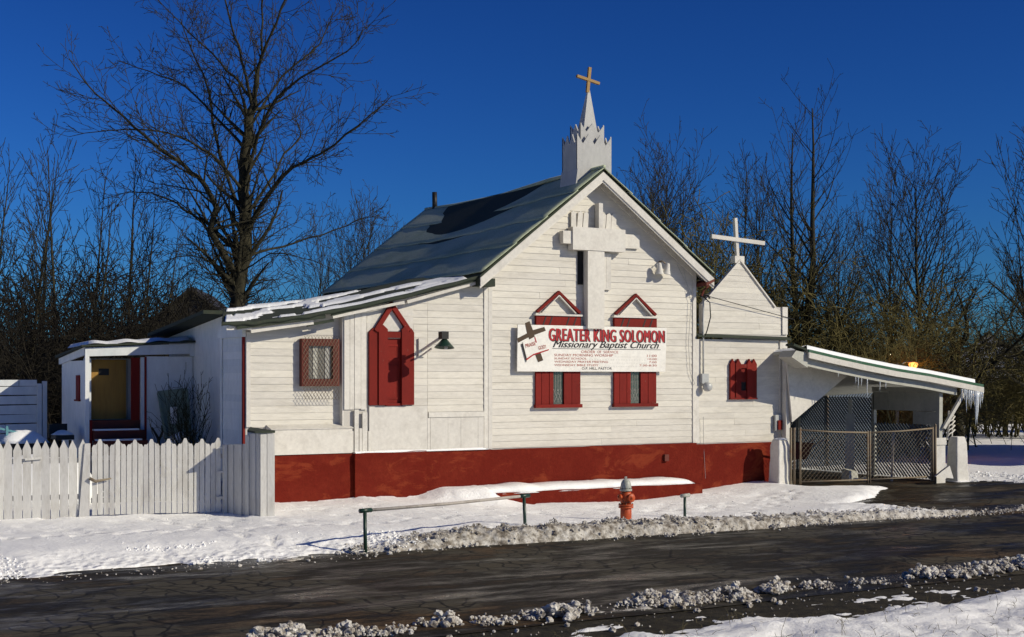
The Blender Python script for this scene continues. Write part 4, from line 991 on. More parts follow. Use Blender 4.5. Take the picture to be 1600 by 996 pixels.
heap('bush_drift', 'small snow mound at the foot of the leaning screen door', (-5.9, 3.6, .2), .5, .4, 1.15, 15)
FK = thing('forked_branch', (-6.35, 3.7, 0), 'dark forked stick poking up in front of the shed wall', 'branch')
MB().tube([(-6.28, 3.7, .1), (-6.35, 3.7, 1.2), (-6.50, 3.7, 1.46)], [.04, .035, .02], 6).build('stem', M['bark'], FK, True)
MB().tube([(-6.35, 3.7, 1.15), (-6.26, 3.7, 1.35), (-6.28, 3.7, 1.50)], [.03, .025, .015], 6).build('prong', M['bark'], FK, True)

# ================================================================ picket fence, gate, board enclosure
A0, B0, C0 = Vector((-11.2, -.58, 0)), Vector((-8.98, -.92, 0)), Vector((-6.58, -1.50, 0))
def along(a, b, s):
    d = (b-a).normalized(); return a+d*s, math.atan2(d.y, d.x)
PK = thing('picket_fence', (-10, -.75, 0), 'run of pointed white pickets left of the scalloped gate', 'fence')
L_ = (B0-A0).length; n = int(L_/.158); r = random.Random(6)
pm = [MB().prism([(-.074, 0, -.25), (.074, 0, -.25), (.074, 0, 1.27+e), (0, 0, 1.44+e*1.4), (-.074, 0, 1.27+e)], (0, .022, 0)).mesh('picket', M['pickets']) for e in (0, .02, -.02)]
for k in range(n):
    p, a = along(A0, B0, (k+.5)*L_/n); inst('picket', pm[r.randrange(3)], PK, (p.x, p.y+r.uniform(-.006, .006), ghz(p.x, p.y)*.6+r.uniform(-.015, .015)), (r.uniform(-.01, .01), r.uniform(-.012, .012), a))
for z in (.38, 1.05): MB().bar((A0.x, A0.y+.055, z), (B0.x, B0.y+.055, z), .05, .09).build('rail', M['pickets'], PK)
p, a = along(A0, B0, L_*.57); MB().bar((p.x-.12, p.y-.015, 1.09), (p.x+.17, p.y-.06, 1.11), .02, .045).build('cleat', M['pickets'], PK)
MB().prism([(B0.x-.17, B0.y-.03, -.2), (B0.x+.03, B0.y-.05, -.2), (B0.x+.05, B0.y-.05, 1.36), (B0.x-.05, B0.y-.04, 1.36)], (0, .03, 0)).build('wide_board', M['pickets'], PK)
GT = thing('picket_gate', (-7.8, -1.2, 0), 'white picket gate with a scalloped top and a dark latch', 'gate')
L_ = (C0-B0).length-.12; n = 23; w = L_/n
def gp(h0, hm, h1): return MB().prism([(-w/2+.006, 0, .03), (w/2-.006, 0, .03), (w/2-.006, 0, h1), (w*.2, 0, hm), (-w*.2, 0, hm), (-w/2+.006, 0, h0)], (0, .022, 0)).mesh('picket', M['pickets'])
gm = [gp(1.36, 1.425, 1.36), gp(1.36, 1.33, 1.28), gp(1.28, 1.33, 1.36)]
for k in range(n):
    p, a = along(B0+Vector((.08, -.02, 0)), C0, (k+.5)*w); inst('picket', gm[(k+2) % 3], GT, (p.x, p.y+r.uniform(-.004, .004), r.uniform(-.008, .008)), (0, r.uniform(-.006, .006), a))
for z in (.30, 1.08): MB().bar((B0.x+.08, B0.y+.03, z), (C0.x, C0.y+.05, z), .04, .09).build('rail', M['pickets'], GT)
MB().bar((B0.x+.12, B0.y+.03, .35), (C0.x-.05, C0.y+.05, 1.05), .03, .08).build('brace', M['pickets'], GT)
MB().tube([(B0.x+.02, B0.y-.09, .72), (B0.x+.13, B0.y-.11, .66), (B0.x+.40, B0.y-.17, .71)], [.03, .028, .012], 6).build('latch', M['rust'], GT, True)
for z in (.30, 1.24, .78): MB().bar((C0.x-.14, C0.y-.01, z), (C0.x+.06, C0.y-.06, z+.01), .02, .04).build('hinge', M['pickets'], GT)
EN = thing('board_enclosure', (-6.2, -2.0, 0), 'tall boarded corner of white planks between gate and church base', 'fence')
E0, E1 = Vector((-6.52, -1.52, 0)), Vector((-6.18, -2.42, 0)); L_ = (E1-E0).length
tops = [1.30, 1.31, 1.32, 1.32, 1.33, 1.50, 1.52, 1.53, 1.53]; wv = [.10, .12, .12, .11, .10, .10, .09, .09, .10]; s0 = 0
for k, (t, ww) in enumerate(zip(tops, wv)):
    ww *= L_/sum(wv); p, a = along(E0, E1, s0+ww/2); s0 += ww
    me = MB().box((-ww/2+.004, -.012-.02*(k % 2), -.2), (ww/2-.004, .012-.02*(k % 2), t)).mesh('board', M['pickets']); inst('board', me, EN, (p.x, p.y, 0), (0, 0, a))
E2 = Vector((-5.93, -2.47, 0))
for k, t in enumerate((1.53, 1.54)):
    p, a = along(E1, E2, .06+k*.125); me = MB().box((-.058, -.015, -.2), (.058, .015, t)).mesh('board', M['pickets']); inst('board', me, EN, (p.x, p.y, 0), (0, 0, a))
E3 = Vector((-5.66, -.25, 0)); L_ = (E3-E2).length
for k in range(15):
    p, a = along(E2, E3, (k+.5)*L_/15); me = MB().box((-L_/30+.004, -.012, -.2), (L_/30-.004, .012, 1.52)).mesh('board', M['pickets']); inst('board', me, EN, (p.x, p.y, 0), (0, 0, a))
MB().hexa([(-6.30, -2.46, 1.545), (-5.92, -2.50, 1.545), (-5.70, -.5, 1.545), (-6.25, -1.9, 1.545), (-6.30, -2.46, 1.58), (-5.92, -2.50, 1.59), (-5.70, -.5, 1.59), (-6.25, -1.9, 1.59)]).build('cap_board', M['roofedge'], EN)
slab('gate_post', (-6.60, -1.58, -.2), (-6.53, -1.50, 1.30), M['pickets'], EN)

# ================================================================ carport
CP = thing('carport', (11, 2, 0), 'open white carport with a sloping snowy roof right of the church', 'carport')
CY = -1.25
ce = [at(1262, 546, CY), at(1300, 555, CY), at(1350, 566, CY), at(1400, 576, CY), at(1450, 584, CY), at(1500, 594, CY), at(1535, 601, CY)]
q = MB(); vs = []
for p in ce: vs += [(p.x, CY, p.z-.05), (p.x, 5.2, p.z-.05-.35), (p.x, 5.2, p.z-.35), (p.x, CY, p.z)]
fs = [(0, 3, 2, 1), tuple(len(vs)-4+i for i in (0, 1, 2, 3))]
for i in range(len(ce)-1):
    b = i*4; fs += [(b+k, b+(k+1) % 4, b+4+(k+1) % 4, b+4+k) for k in range(4)]
q.add(vs, fs).build('roof', M['carport'], CP)
def strip(name, m, d0, d1, y0, y1, i0=0, i1=None, cuts=()):
    pts = ce[i0:(i1 or len(ce))]; q = MB()
    q.prism([(p.x, y0, p.z+d0) for p in pts]+[(p.x, y0, p.z+d1) for p in pts[::-1]], (0, y1-y0, 0)); return q.build(name, m, CP)
strip('drip_edge', M['greenedge'], -.07, .0, CY-.045, CY-.002)
strip('fascia', M['trim'], -.215, -.075, CY-.06, CY-.002, 0, 4); strip('fascia', M['trim'], -.213, -.075, CY-.055, CY-.002, 3)
strip('beam', M['carport'], -.40, -.22, CY+.10, CY+.20, 0, 6)
e0 = at(1238, 556, -1.0); e1 = at(1262, 548, CY)
MB().prism([at(1237, 558, CY+.05), at(1262, 575, CY+.05), at(1262, 552, CY+.05), at(1244, 548, CY+.05)], (0, .5, 0)).build('broken_fascia_end', M['carport'], CP)
MB().prism([at(1240, 540, CY+.02), at(1262, 549, CY+.02), at(1263, 546, CY+.02), at(1241, 537, CY+.02)], (0, .3, 0)).build('roof_end', M['roofedge'], CP)
# white gusset panel by the tower
MB().prism([at(1229, 562, -.30), at(1238, 660, -.30), at(1323, 588, -.30), at(1300, 572, -.30)], (0, .05, 0)).build('gusset_panel', M['trim'], CP)
slab('corner_post', (8.52, -.20, -.2), (8.66, -.06, 3.3), M['trim'], CP)
# snow on the roof
grid = [[Vector((lerp_list(ce, i/40).x, CY+.03+5.5*j/12, lerp_list(ce, i/40).z+.003-.35*(.03+5.5*j/12)/6.45)) for j in range(13)] for i in range(41)]
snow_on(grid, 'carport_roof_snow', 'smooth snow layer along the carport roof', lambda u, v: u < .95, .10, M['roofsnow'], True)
MB().bar((13.15, -.95, -.25), (13.18, -.95, 2.2), .12, .12).build('post', M['carport'], CP)
MB().bar((13.42, -.55, -.25), (13.42, -.55, 2.2), .09, .09).build('post', M['carport'], CP)
MB().bar((13.22, -1.05, 1.22), (13.95, -1.18, 2.28), .09, .08).build('brace', M['trim'], CP)
for Y_ in (1.5, 4.6): MB().bar((13.25, Y_, -.25), (13.25, Y_, 2.1), .1, .1).build('post', M['carport'], CP)
for k in range(4): slab('wall_panel', (13.20, -.86+k*.59, 1.66), (13.23+.004*k, -.86+(k+1)*.59-.012, 2.16), M['carport'], CP)
slab('header_board', (13.17, -.86, 2.165), (13.24, 1.5, 2.30), M['carport'], CP)
slab('wall_panel', (13.18, -.86, 1.30), (13.21, -.02, 1.65), M['carport'], CP)
slab('low_board', (13.19, -.86, -.2), (13.23, -.62, 1.295), M['carport'], CP)
slab('post_apron', (12.68, -1.30, -.25), (13.02, -1.24, .98), M['concrete'], CP)
slab('post_apron', (12.66, -1.325, .80), (13.03, -1.302, .985), M['concrete'], CP)
def slat_screen(name, parent, o, u, w, h, pitch=.115):
    """diagonal slats clipped to a w x h rectangle standing at o along unit u"""
    q = MB(); o = Vector(o); u = Vector(u); k = -h
    while k < w:
        a, b = (k, 0.0), (k+h, h)
        if a[0] < 0: a = (0, -k)
        if b[0] > w: b = (w, w-k)
        if b[1]-a[1] > .03: q.bar(o+u*a[0]+Vector((0, 0, a[1])), o+u*b[0]+Vector((0, 0, b[1])), .012, .052, (0, 0, 1))
        k += pitch
    return tag(q.build(name, M['slat'], parent), kind='stuff')
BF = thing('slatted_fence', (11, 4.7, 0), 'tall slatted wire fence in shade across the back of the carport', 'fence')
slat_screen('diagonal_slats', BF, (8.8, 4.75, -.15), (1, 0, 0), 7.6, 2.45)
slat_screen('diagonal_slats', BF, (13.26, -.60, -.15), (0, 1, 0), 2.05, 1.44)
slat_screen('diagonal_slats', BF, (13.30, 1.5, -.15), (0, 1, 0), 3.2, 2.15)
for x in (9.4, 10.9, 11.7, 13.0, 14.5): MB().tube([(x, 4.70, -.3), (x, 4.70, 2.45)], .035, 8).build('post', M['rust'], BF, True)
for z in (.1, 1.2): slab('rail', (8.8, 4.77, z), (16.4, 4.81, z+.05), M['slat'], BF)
# things kept in the carport
LB = thing('leaning_board', (12.1, 1.2, 0), 'pale square post leaning inside the carport beside the gate', 'board')
MB().bar((11.75, .9, -.2), (12.05, 1.2, 1.55), .24, .10).build('board', M['carport'], LB); MB().bar((12.06, 1.2, 1.56), (12.12, 1.25, 1.95), .10, .08).build('board_end', M['carport'], LB)
SP_ = thing('leaning_stick', (12.6, 0, 0), 'thin wooden stick leaning behind the right gate leaf', 'stick')
MB().bar((12.15, -.25, -.2), (12.42, -.05, 1.12), .06, .05).build('stick', M['rail'], SP_)
CR = thing('scrap_block', (11.2, .6, -.2), 'pale broken block lying on the carport floor behind the gate', 'block')
MB().hexa([(11.15, .3, -.2), (11.55, .35, -.2), (11.5, .6, -.2), (11.1, .55, -.2), (11.18, .32, .08), (11.52, .37, .05), (11.47, .58, .10), (11.13, .52, .14)]).build('block', M['carport'], CR)
MB().hexa([(11.58, .2, -.2), (11.85, .25, -.2), (11.85, .45, -.2), (11.58, .4, -.2), (11.6, .2, -.12), (11.83, .25, -.10), (11.83, .43, -.10), (11.6, .38, -.14)]).build('chip', M['carport'], CR)
BR = thing('barrow', (11.2, 2.2, 0), 'rusty dark barrow standing in the shade of the carport', 'barrow')
q = MB(); q.hexa([(10.7, 2.0, .3), (11.2, 2.0, .3), (11.2, 2.5, .3), (10.7, 2.5, .3), (10.45, 1.9, .75), (11.4, 1.9, .75), (11.4, 2.6, .75), (10.45, 2.6, .75)]); q.build('tray', M['brownred'], BR)
for y in (2.05, 2.45): MB().bar((10.4, y, .2), (11.9, y, .82), .04, .04).build('handle', M['rail'], BR)
q = MB(); q.lathe([(.2, 0), (.2, .08)], 16, (10.45, 2.29, .0), 'Y'); q.build('wheel', M['black'], BR, True)
# corrugated scrap beside the right post
LT = thing('corrugated_scrap', (13.6, -.9, .9), 'small wavy white lattice scrap standing behind the right pillar', 'panel')
for k in range(5):
    MB().tube([(13.45+.02*k, -.95, 1.0+k*.11-.05), (13.55, -.95, 1.06+k*.11), (13.66, -.95, 1.0+k*.11+.10), (13.76, -.95, 1.02+k*.12+.15)], .022, 5).build('wavy_slat', M['trim'], LT, True)
for x in (13.5, 13.68): MB().bar((x, -.92, .9), (x+.06, -.92, 1.68), .03, .02).build('stile', M['trim'], LT)
# concrete pillars
def pillar(px, py, z, top_py, wx, wy, label):
    P = atz(px, py, z); zt = P.z+(py-top_py)/FPX*((P-CAMP).dot(Vector((SS, CC, 0))))
    q = MB(); n = 8; vs = []
    for j in range(n+1):
        t = j/n; zz = z-.2+(zt-z+.2)*t; ins = .05*t+(.03 if j == n else 0); zz -= .0
        for (sx_, sy_) in ((0, 0), (1, 0), (1, 1), (0, 1)):
            vs.append((P.x+(ins if sx_ == 0 else wx-ins)+rng.uniform(-.008, .008), P.y+(ins if sy_ == 0 else wy-ins)+rng.uniform(-.008, .008), zz-(.0 if j < n else .0)))
    vs += []
    fs = [(3, 2, 1, 0), tuple(n*4+i for i in range(4))]
    for j in range(n): fs += [(j*4+i, j*4+(i+1) % 4, j*4+4+(i+1) % 4, j*4+4+i) for i in range(4)]
    q.add(vs, fs); o = q.build('concrete_pillar', M['concrete'], None); tag(o, label, 'pillar', 'whitewashed gate pillars')
    bv = o.modifiers.new('bevel', 'BEVEL'); bv.width = .03; bv.segments = 2; bv.limit_method = 'ANGLE'; return P, zt
Pl = pillar(1217, 754, -.02, 688, .46, .42, 'squat whitewashed concrete pillar at the end of the red base')
Pr = pillar(1496, 751, -.16, 683, .46, .42, 'squat whitewashed concrete pillar at the road side of the carport')
heap('pillar_snow', 'flat cap of snow on the pillar beside the red base', (Pl[0].x+.23, Pl[0].y+.20, Pl[1]+.0), .19, .17, .05, 21)
SC_ = thing('broken_slab', (12.9, -1.9, -.1), 'broken white concrete slab tipped on the snow by the right pillar', 'slab')
MB().prism([at(1462, 745, -1.75), at(1490, 748, -1.75), at(1484, 728, -1.75), at(1473, 736, -1.75)], (.1, .15, 0)).build('slab', M['concrete'], SC_)
# chain-link gate leaves
def leaf(a, b, za, zb, label):
    a = Vector(a); b = Vector(b); d = b-a; L_ = math.hypot(d.x, d.y); u = Vector((d.x, d.y, 0)).normalized()
    G_ = thing('chain_link_gate', (a.x, a.y, 0), label, 'gate', 'chain-link gate leaves')
    z0 = -.02
    for s, zt in ((0, za), (L_, zb)): MB().tube([a+u*s+Vector((0, 0, z0-.1)), a+u*s+Vector((0, 0, zt+.04))], .026, 8).build('upright', M['rust'], G_, True)
    MB().tube([a+Vector((0, 0, za)), a+u*L_*.5+Vector((0, 0, (za+zb)/2-.02)), a+u*L_+Vector((0, 0, zb))], .022, 8).build('top_rail', M['rust'], G_, True)
    MB().tube([a+Vector((0, 0, z0)), a+u*L_+Vector((0, 0, z0))], .02, 8).build('bottom_rail', M['rust'], G_, True)
    q = MB(); diamond(q, 0, L_, 0, min(za, zb)-z0-.02, 0, .125, .0038, 1.0)
    an = math.atan2(u.y, u.x)
    me = q.mesh('wire_mesh', M['rust']); tag(inst('wire_mesh', me, G_, (a.x, a.y, z0), (0, 0, an)), kind='stuff')
leaf((8.32, -.95, 0), (10.32, -1.22, 0), 1.27, 1.17, 'left chain-link gate leaf next to the red base pillar')
leaf((10.40, -1.22, 0), (12.55, -1.30, 0), 1.17, 1.24, 'right chain-link gate leaf next to the carport post')
GP = thing('gate_posts', (8.2, -.9, 0), 'pair of thin steel posts hinging the left gate leaf', 'post')
for x in (8.10, 8.22): MB().tube([(x, -.85, -.3), (x, -.85, 1.32)], .03, 8).build('post', M['rust'], GP, True)
GQ = thing('gate_post', (12.66, -1.3, 0), 'single thin steel post hinging the right gate leaf', 'post')
MB().tube([(12.62, -1.33, -.3), (12.62, -1.33, 1.30)], .03, 8).build('shaft', M['rust'], GQ, True); MB().tube([(12.62, -1.33, 1.30), (12.62, -1.33, 1.36)], [.04, .01], 8).build('cap', M['rust'], GQ, True)
# icicles
def icicle(x, y, z, L_, rr, label, group):
    q = MB(); n = 6; q.tube([(x+.01*math.sin(k*1.7+x*9)*k/n, y, z-L_*k/n) for k in range(n+1)], [max(.002, rr*(1-k/n)**.8*(1+.12*math.sin(k*2.3+x*7))) for k in range(n+1)], 6)
    tag(q.build('icicle', M['ice'], None, True), label, 'icicle', group)
for k, (px, l) in enumerate(((1503, .22), (1507, .30), (1510, .62), (1514, .45), (1517, .50), (1520, .35), (1523, .40), (1525, .95), (1527, .90), (1529, .55), (1532, .45), (1535, .30))):
    p = at(px, 605, CY-.03); z = lerp_list(ce, min(1, max(0, (p.x-ce[0].x)/(ce[-1].x-ce[0].x)))).z-.21
    icicle(p.x, CY-.03, z, l, .030+.025*(l > .8), ORD[k]+' icicle from the left in the dense cluster under the low carport corner', 'icicles at the low carport corner')
for k, (px, l) in enumerate(((1310, .14), (1337, .22), (1341, .34), (1346, .25), (1355, .55), (1375, .28), (1384, .18))):
    p = at(px, 590, CY+.12); z = lerp_list(ce, (p.x-ce[0].x)/(ce[-1].x-ce[0].x)).z-.40
    icicle(p.x, CY+.12, z, l, .017, ORD[k]+' thin icicle from the left along the middle of the carport beam', 'icicles along the carport beam')

# ================================================================ hydrant, pipe railing
HP = atz(978, 812, -.06); HP = Vector((HP.x, HP.y, -.06)); hh = .80/67
HS = 67/FPX*((HP-CAMP).dot(Vector((SS, CC, 0))))/.80
HY = thing('fire_hydrant', HP, 'orange fire hydrant with a silver bonnet in the roadside snow', 'hydrant')
def hp(name, prof, m, n=20, c=(0, 0, 0), axis='Z', scal=None, sm=True):
    q = MB(); q.lathe([(a*HS, b*HS) for a, b in prof], n, (HP.x+c[0]*HS, HP.y+c[1]*HS, HP.z+c[2]*HS), axis, scal); return q.build(name, m, HY, sm)
hp('barrel', [(.105, -.2), (.105, .20), (.10, .21)], M['orange'])
hp('flange', [(.135, .215), (.14, .22), (.14, .245), (.115, .25), (.115, .256), (.14, .26), (.14, .285), (.125, .29)], M['orange'])
hp('upper_barrel', [(.10, .29), (.105, .33), (.115, .40), (.105, .48), (.085, .53)], M['orange'])
hp('bonnet_flange', [(.10, .53), (.115, .535), (.115, .565), (.10, .57)], M['hydgrey'])
hp('bonnet', [(.095, .57), (.098, .60), (.092, .66), (.075, .71), (.045, .745), (.03, .75)], M['hydgrey'], 24, (0, 0, 0), 'Z', lambda k, j: 1+.05*math.cos(k*math.pi) if j < 5 else 1)
hp('operating_nut', [(.028, .75), (.026, .80), (.01, .802)], M['hydgrey'], 5, sm=False)
hp('pumper_nozzle', [(.062, .06), (.062, .12), (.078, .12), (.078, .16), (.065, .165), (.02, .168), (.018, .19)], M['orange'], 18, (.02, 0, .41), 'Y')
for s in (-1, 1):
    q = MB(); q.lathe([(.045*HS, s*.07*HS), (.045*HS, s*.12*HS), (.058*HS, s*.12*HS), (.058*HS, s*.155*HS), (.02*HS, s*.16*HS), (.018*HS, s*.18*HS)], 16, (HP.x, HP.y, HP.z+.42*HS), 'X'); q.build('hose_nozzle', M['orange'], HY, True)
for k in range(8):
    t = k*math.pi/4+.2
    for rr, zz_ in ((.126, .292), (.104, .572)):
        q = MB(); q.lathe([(.011*HS, 0), (.011*HS, .014*HS)], 6, (HP.x+math.cos(t)*rr*HS, HP.y+math.sin(t)*rr*HS, HP.z+zz_*HS)); q.build('bolt', M['rust'], HY)
MB().tube([(HP.x-.13*HS, HP.y-.03, HP.z+.44*HS), (HP.x-.12*HS, HP.y-.10*HS, HP.z+.34*HS), (HP.x-.03*HS, HP.y-.14*HS, HP.z+.33*HS), (HP.x+.0, HP.y-.13*HS, HP.z+.37*HS)], .007, 5).build('cap_chain', M['black'], HY, True)
def rail_z(px, py, zg): return atz(px, py, zg)
R1 = atz(571, 850, -.05); R2 = atz(821, 823, -.05)
def up_z(P, py0, py1): return P.z+(py0-py1)/FPX*((P-CAMP).dot(Vector((SS, CC, 0))))
PR = thing('pipe_railing', R1, 'low pipe railing on two green posts along the snowy verge', 'railing')
t1, t2 = up_z(R1, 850, 799), up_z(R2, 823, 776)
MB().tube([(R1.x, R1.y, -.3), (R1.x-.01, R1.y, t1)], .03, 10).build('post', M['green'], PR, True)
MB().tube([(R2.x, R2.y, -.3), (R2.x-.03, R2.y, t2)], .03, 10).build('post', M['green'], PR, True)
ra, rb = Vector((R1.x-.01, R1.y, t1+.01)), Vector((R2.x-.03, R2.y, t2+.01)); rd = (rb-ra).normalized()
MB().tube([ra, ra.lerp(rb, .5)+Vector((0, 0, -.015)), rb], .026, 10).build('rail', M['rail'], PR, True)
for p in (ra, rb): MB().tube([p-rd*.10, p+rd*.13], .036, 10).build('tee_fitting', M['green'], PR, True)
R3 = atz(1070, 808, -.08); t3 = up_z(R3, 808, 775)
PO = thing('pipe_post', R3, 'lone short green pipe post right of the hydrant', 'post')
MB().tube([(R3.x, R3.y, -.3), (R3.x, R3.y, t3)], .028, 10).build('post', M['green'], PO, True)
MB().tube([(R3.x-.09, R3.y, t3), (R3.x+.11, R3.y, t3+.01)], .036, 10).build('tee_fitting', M['hydgrey'], PO, True)
#--PART4--
# ================================================================ trees
def rot_about(v, axis, a): return Quaternion(axis, a) @ v
def grow(out, p, d, L, r, lvl, P, rg):
    n = max(3, min(9, int(L/P['seg'][min(lvl, len(P['seg'])-1)])+2)); pts = [p.copy()]; dd = d.normalized(); st = L/n
    wig = P['wig'][min(lvl, len(P['wig'])-1)]; tr = P['trop'][min(lvl, len(P['trop'])-1)]
    for i in range(n):
        dd = (dd+Vector((rg.gauss(0, wig), rg.gauss(0, wig), rg.gauss(0, wig)))+Vector((0, 0, tr))).normalized()
        p = p+dd*st; pts.append(p.copy())
    e = P.get('end', .3)
    rad = [max(P['rmin'], r*(1-(1-e)*i/n)) for i in range(n+1)]
    out.append((pts, rad, lvl)); sprout(out, pts, rad, L, lvl, P, rg)
def sprout(out, pts, rad, L, lvl, P, rg, t0=None):
    if lvl >= P['max']: return
    k = P['n'][lvl]; cnt = max(1, int(L*k[0]+rg.random())) if k[1] == 'm' else int(k[0])
    lo = P['from'][lvl] if t0 is None else t0
    for c in range(cnt):
        t = lo+(1-lo)*((c+rg.random())/cnt); f = t*(len(pts)-1); i = min(int(f), len(pts)-2)
        p = pts[i].lerp(pts[i+1], f-i); d = (pts[i+1]-pts[i]).normalized()
        ax = d.orthogonal().normalized(); ax = rot_about(ax, d, rg.random()*6.2832)
        a = R(rg.uniform(*P['ang'][min(lvl, len(P['ang'])-1)])); nd = rot_about(d, ax, a)
        rr = rad[i]*P['rr'][min(lvl, len(P['rr'])-1)]*rg.uniform(.7, 1.1)
        ll = L*(P['len'][lvl])*(1.15-.75*t if lvl == 0 and P.get('cone') else 1.1-.55*t)*rg.uniform(.6, 1.2)
        if ll < .12: continue
        grow(out, p, nd, ll, max(rr, P['rmin']), lvl+1, P, rg)
def tree_meshes(br, m, split=0):
    sd_ = lambda r: 8 if r > .12 else (5 if r > .03 else 3)
    return (fast_tubes([(a, b, sd_(b[0])) for a, b, l in br if l <= split], m, 'trunk'), fast_tubes([(a, b, sd_(b[0])) for a, b, l in br if l > split], m, 'crown'))
def put_tree(meshes, name, loc, s, rz, label, group=None, cat='tree'):
    T = thing(name, loc, label, cat, group)
    for nme, me in zip(('trunk', 'crown'), meshes):
        inst(nme, me, T, loc, (0, 0, rz), (s, s, s) if not hasattr(s, '__len__') else s)
    return T
# --- the big tree: main limbs laid out, finer branching grown
BD = 50.0; rg = random.Random(21)
def T(px, py, dz=0.0): return atd(px, py, BD+dz)
limbs = [
 ([(366, 640, 0), (370, 520, 0), (371, 470, 0), (378, 420, 0), (384, 370, 0), (381, 300, .2), (384, 240, 0), (391, 190, 0), (396, 158, 0)], .62, .20),
 ([(374, 440, 0), (352, 402, -.5), (328, 362, -1), (337, 325, -1.2), (318, 288, -1.5), (290, 262, -1.8), (240, 224, -2), (194, 184, -2), (148, 145, -2), (108, 92, -2)], .30, .02),
 ([(330, 366, -1), (300, 335, -.4), (262, 312, 0), (222, 300, .4), (160, 312, .8)], .12, .015),
 ([(384, 350, 0), (362, 296, .8), (337, 215, 1.4), (326, 140, 1.8), (300, 78, 2), (282, 30, 2)], .16, .02),
 ([(392, 348, 0), (416, 308, -1), (458, 262, -1.8), (502, 240, -2.4), (560, 196, -3), (612, 150, -3)], .20, .018),
 ([(392, 330, 0), (424, 282, 1), (446, 240, 2), (470, 214, 2.5), (464, 186, 2.8), (480, 140, 3)], .13, .015),
 ([(396, 160, 0), (376, 132, .5), (345, 98, 1), (300, 54, 1.5), (246, 0, 2)], .13, .02),
 ([(396, 160, 0), (402, 110, -.5), (422, 58, -1), (452, -10, -1.4), (475, -60, -1.4)], .14, .03),
 ([(392, 170, 0), (379, 92, -.8), (361, 38, -1.2), (344, -40, -1.4)], .12, .03),
 ([(398, 150, 0), (408, 80, .8), (410, 10, 1.2), (412, -50, 1)], .11, .03),
 ([(385, 280, 0), (418, 176, -1), (470, 122, -1.6), (540, 78, -2), (578, 40, -2)], .14, .015),
 ([(385, 232, 0), (332, 180, .8), (288, 134, 1.5), (232, 112, 2), (182, 94, 2)], .12, .015),
 ([(383, 300, 0), (332, 244, -.8), (282, 214, -1.4), (200, 202, -2), (108, 214, -2)], .13, .015),
 ([(386, 400, 0), (440, 385, 1.2), (502, 366, 1.8), (556, 344, 2), (592, 336, 2)], .10, .012),
 ([(384, 420, 0), (420, 398, -1), (470, 402, -2), (520, 420, -2)], .07, .012),
 ([(378, 440, 0), (330, 410, 1.5), (280, 400, 2.5), (235, 425, 3)], .08, .012),
 ([(392, 200, 0), (440, 120, 1), (500, 70, 1.5), (520, 20, 2)], .11, .02),
]
PB = dict(seg=[.9, .6, .4, .3], wig=[.05, .10, .14, .16], trop=[0, .05, .05, .04], n=[(3.4, 'm'), (3.1, 'm'), (3.4, 'm'), (0, 'c')], len=[.34, .46, .45, .4], ang=[(25, 60), (28, 60), (25, 60)], rr=[.45, .6, .65], rmin=.009, max=3, end=.22)
PB['from'] = [.12, .15, .15]
br = []
for path, r0, r1 in limbs:
    pts = [T(*p) for p in path]
    # smooth the laid path a little
    fine = []
    for i in range(len(pts)-1):
        for k in range(3):
            q0 = pts[max(i-1, 0)]; q1 = pts[i]; q2 = pts[i+1]; q3 = pts[min(i+2, len(pts)-1)]; t = k/3
            fine.append(.5*((2*q1)+(q2-q0)*t+(2*q0-5*q1+4*q2-q3)*t*t+(3*q1-q0-3*q2+q3)*t**3)+Vector((rg.gauss(0, .03), rg.gauss(0, .03), rg.gauss(0, .03))))
    fine.append(pts[-1]); n = len(fine)-1; r0 *= .54; r1 *= .75; rad = [r0+(r1-r0)*(i/n)**.8 for i in range(n+1)]
    L_ = sum((fine[i+1]-fine[i]).length for i in range(n))
    br.append((fine, rad, 0))
    sprout(br, fine, rad, min(L_, 9.0) if r0 < .4 else 6.0, 0, PB, rg, .45 if r0 > .4 else .15)
# snags and basal suckers
for k in range(26):
    p = T(368+rg.uniform(-14, 14), 470+rg.uniform(-60, 25)); grow(br, p, Vector((rg.gauss(0, .7), rg.gauss(0, .5), rg.uniform(.1, .9))), rg.uniform(1.0, 3.6), .025, 1, PB, rg)
org = T(366, 640); org.z = -.1
sd_ = lambda r: 10 if r > .2 else (6 if r > .05 else 3)
BT = thing('bare_tree', org, 'tall bare spreading tree towering behind the left wing', 'tree')
inst('trunk', fast_tubes([([q-org for q in a], b, sd_(b[0])) for a, b, l in br if l == 0], M['bark'], 'trunk'), BT, org)
inst('crown', fast_tubes([([q-org for q in a], b, sd_(b[0])) for a, b, l in br if l > 0], M['bark'], 'crown'), BT, org)
# --- prototypes
def proto(seed, H, P, r0, m, stems=1, lean=.05, spread=.25):
    rg = random.Random(seed); out = []
    for s in range(stems):
        d = Vector((rg.gauss(0, lean), rg.gauss(0, lean), 1)); b = Vector((rg.gauss(0, spread), rg.gauss(0, spread), -.1)) if stems > 1 else Vector((0, 0, -.1))
        grow(out, b, d, H*rg.uniform(.75, 1.05) if stems > 1 else H, r0*rg.uniform(.7, 1.1) if stems > 1 else r0, 0, P, rg)
    return tree_meshes(out, m)
P_up = dict(seg=[.9, .5, .35], wig=[.03, .07, .12], trop=[.02, .12, .08], n=[(3.2, 'm'), (2.8, 'm'), (2.8, 'm')], len=[.34, .42, .42], ang=[(28, 48), (25, 48), (25, 55)], rr=[.42, .6, .7], rmin=.008, max=3, end=.1, cone=True); P_up['from'] = [.18, .12, .1]
P_vase = dict(seg=[.8, .6, .4], wig=[.04, .06, .12], trop=[.03, .06, .05], n=[(4.4, 'm'), (3.0, 'm'), (2.8, 'm')], len=[.55, .40, .40], ang=[(22, 40), (22, 45), (25, 55)], rr=[.5, .6, .7], rmin=.008, max=3, end=.12); P_vase['from'] = [.25, .15, .1]
